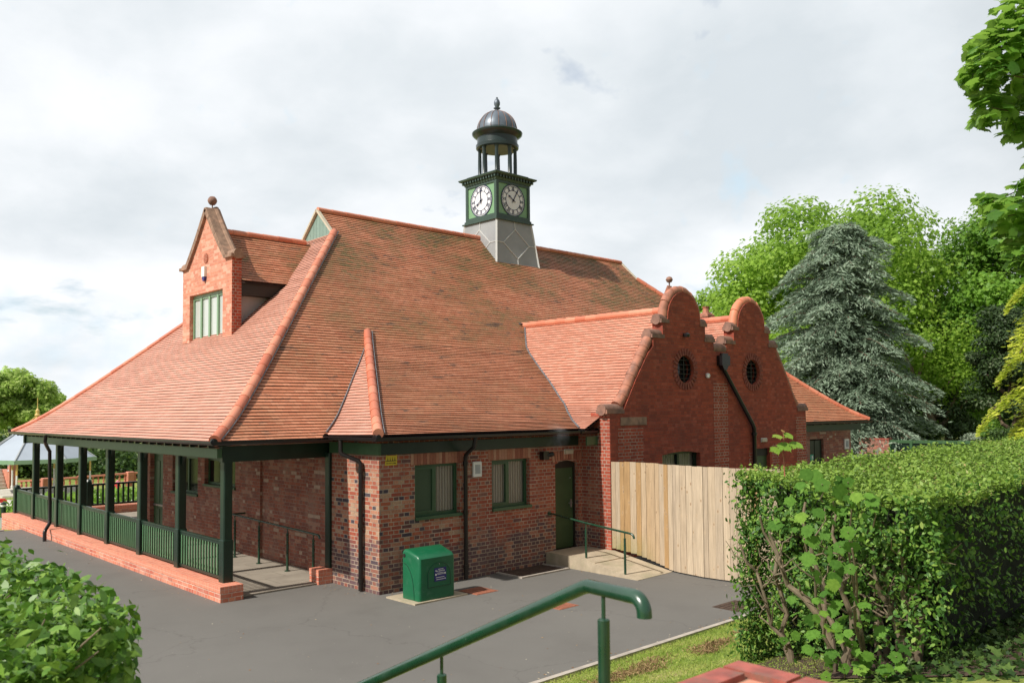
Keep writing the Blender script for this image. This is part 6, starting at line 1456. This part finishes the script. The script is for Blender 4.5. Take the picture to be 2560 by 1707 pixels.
# upright shoots above the hedge
sh = empty('hedge_shoot', tuple(campt(1958, 1185, 8.3)), 'single pale young sycamore shoot standing above the hedge', 'shoot')
b_ = campt(1962, 1190, 8.3); t_ = campt(1958, 1080, 8.3); mb = MB(); limb(mb, b_, t_, .007, .004, 5, .1); mb.build('stem', M['rusty'], sh)
P = np.array([list(campt(x, y, 8.25)) for x, y in ((1945, 1088), (1972, 1086), (1962, 1112), (1990, 1108), (1940, 1122), (1958, 1076))]); leaves('foliage', P, np.tile([-.3, -.5, .9], (6, 1)), np.array([.11, .11, .16, .15, .12, .05]), M['l_syc'], 'maple', sh, tint=[.93, .9, .75, .8, .85, 1], jit=.2, bend=.5, A=np.tile([0, -.3, -.8], (6, 1)))
# ground plants and dirt at hedge foot
n = 3400; x = rng.uniform(7.2, 12, n); y = rng.uniform(1.6, 3.4, n); P = np.c_[x, y, .235*(7.36-y)+rng.random(n)*.10]
tag(leaves('ground_cover', P, np.tile([0, 0, 1.0], (n, 1)), rng.uniform(.04, .10, n), M['l_under'], 'clump', base=(8.5, 2.6, 1)), kind='stuff')
mb = MB()
for i in range(14):
    for j in range(8):
        f = lambda a, c: (7.4+a*.7, 2.0+c*.36, .235*(7.36-(2.0+c*.36))+.012); mb.face([f(i, j), f(i+1, j), f(i+1, j+1), f(i, j+1)])
tag(mb.build('bare_soil', M['soil'], base=(9, 3, 1)), kind='structure')

def hedge_left():
    root = empty('hedge', (.7, 5, .8), 'close-up bright green privet hedge nearest the camera beside the asphalt', 'hedge')
    def xr(y): return 1.44-np.clip(4.0-y, 0, 1)*.75
    n = 15000; x = rng.uniform(-.6, 1.5, n); y = 3.25+5.5*rng.random(n)**1.4; k = (x < xr(y)+rng.uniform(-.05, .05, n)); x, y = x[k], y[k]
    z = 2.44+.03*np.sin(x*5+y*4)-rng.random(len(x))**2*.13+rng.random(len(x))**10*.12
    P = [np.c_[x, y, z]]; N = [np.tile([0, 0, 1.0], (len(x), 1))]
    n = 7000; y = 3.3+5.2*rng.random(n)**1.5; v = rng.random(n); P.append(np.c_[xr(y)-rng.random(n)**2*.3+.02, y, 1.0+1.45*v]); N.append(np.tile([.9, -.3, .4], (n, 1)))
    n = 8000; x = rng.uniform(-.6, 1.3, n); v = rng.random(n); P.append(np.c_[x, 3.30+.35*np.clip(x-.6, 0, 1)+rng.random(n)**2*.3, 1.1+1.34*v]); N.append(np.tile([.1, -1, .4], (n, 1)))
    P, N = np.concatenate(P), np.concatenate(N)
    leaves('foliage', P, N, rng.uniform(.045, .085, len(P)), M['l_near'], 'leaf', root, jit=.65, bend=.45)
    mb = MB(); mb.box(-.9, 3.8, .5, .95, 8.6, 2.22); mb.build('hedge_shade_core', plain('near_hedge_shade', (.014,.024,.008), .95, .5, 14, bmp=.8), root)  # dark box: shade between the near leaves put into its colour
    mb = MB()
    for _ in range(60):
        y = 3.4+random.random()*2.5; a = Vector((random.uniform(-.3, 1.2), y, 2.3)); a.x = min(a.x, xr(y)-.1); limb(mb, a, a+Vector((random.uniform(-.1, .2), random.uniform(-.2, .1), random.uniform(.08, .2))), .006, .003, 3, .2)
    mb.build('stem', M['palebark'], root); return root
hedge_left()

# overhanging maple, trunk outside the frame to the right
mp_ = empty('maple_tree', (13.2, -.6, hgt(13.2, -.6)), 'overhanging maple branches with broad lobed leaves hanging against the sky', 'tree')
mb = MB(); b0 = Vector((13.2, -.6, 1.6)); tr_pts = limb(mb, b0, (12.9, -.3, 7.5), .28, .14, 6, .06); mb.build('trunk', M['bark'], mp_, smooth=True)
mb = MB(); P = []; N = []
def mcl(x, y, D, r, n, sy=1.0):
    c = np.array(campt(x, y, D)); d = rng.normal(0, 1, (n, 3)); d /= np.linalg.norm(d, axis=1)[:, None]
    P.append(c+d*np.array([1, 1, sy])*r*rng.uniform(.3, 1.05, n)[:, None]**.6); N.append(d*.5+[0, 0, .9]); return Vector(c)
cl = []
for x, y, r, n in ((2560, 60, .36, 120), (2500, 120, .30, 100), (2470, 180, .26, 75), (2520, 230, .32, 110), (2590, 160, .36, 120), (2455, 120, .16, 30), (2440, 190, .12, 18), (2570, 290, .26, 80), (2480, 270, .20, 45), (2448, 300, .12, 18), (2535, 330, .13, 22), (2650, 80, .5, 170), (2660, 250, .45, 150), (2545, 20, .22, 40), (2430, 182, .08, 8),
                   (2560, 520, .26, 70), (2520, 540, .22, 55), (2480, 505, .15, 26), (2455, 500, .10, 12), (2500, 560, .16, 30), (2560, 590, .28, 80), (2620, 560, .4, 120), (2555, 640, .18, 40), (2548, 462, .07, 8), (2600, 480, .2, 40), (2700, 400, .55, 160)):
    cl.append(mcl(x, y, 8.5+random.uniform(-.4, .4), r, n, .85))
for _ in range(46):  # out-of-view crown, enlarged to keep sky light off the hedge
    d = rng.normal(0, 1, 3); d /= np.linalg.norm(d); c = np.array([14.5, -1.6, 8.6])+d*np.array([3.6, 2.6, 2.6])*rng.uniform(.5, 1); n_ = 150
    e = rng.normal(0, 1, (n_, 3)); e /= np.linalg.norm(e, axis=1)[:, None]; P.append(c+e*.75*rng.uniform(.3, 1, n_)[:, None]); N.append(e*.5+[0, 0, .9])
    if _ < 14: limb(mb, tr_pts[random.randint(3, 6)], Vector(c), .06, .012, 6, .2)
for c in cl: limb(mb, tr_pts[4].lerp(tr_pts[-1], random.random()), c, .022, .005, 7, .15)
mb.build('limbs', M['bark'], mp_, smooth=True)
P, N = np.concatenate(P), np.concatenate(N); leaves('crown', P, N, rng.uniform(.09, .16, len(P)), M['l_maple'], 'maple', mp_, jit=.35, bend=.35, A=np.tile([0, 0, -1.0], (len(P), 1))*.7+rng.normal(0, .4, (len(P), 3)))

# steam at the boiler flue
def steam():
    m = bpy.data.materials.new('flue_steam'); m.use_nodes = True; t = m.node_tree; t.nodes.clear(); o = t.nodes.new('ShaderNodeOutputMaterial'); v = t.nodes.new('ShaderNodeVolumePrincipled'); t.links.new(v.outputs[0], o.inputs['Volume'])
    g = t.nodes.new('ShaderNodeTexCoord'); s = t.nodes.new('ShaderNodeVectorMath'); s.operation = 'LENGTH'; t.links.new(g.outputs['Object'], s.inputs[0])
    d = mth(t, 'MULTIPLY', mth(t, 'SUBTRACT', 1.0, mth(t, 'MULTIPLY', s.outputs['Value'], 3.2), True), ramp(t, noise(t, 9, 3), [(.35, (0,0,0)), (.7, (1,1,1))])); t.links.new(mth(t, 'MULTIPLY', d, 2.2), v.inputs['Density']); v.inputs['Color'].default_value = (.9, .9, .92, 1); return m
mb = MB(); mb.lathe([(.31*math.sin(math.pi*k/10)+.0001, 2.72-.36*math.cos(math.pi*k/10)) for k in range(11)], (13.12, 12.50), 14); st_ = mb.build('steam', steam(), base=(13.12, 12.50, 2.72), smooth=True); tag(st_, kind='stuff')
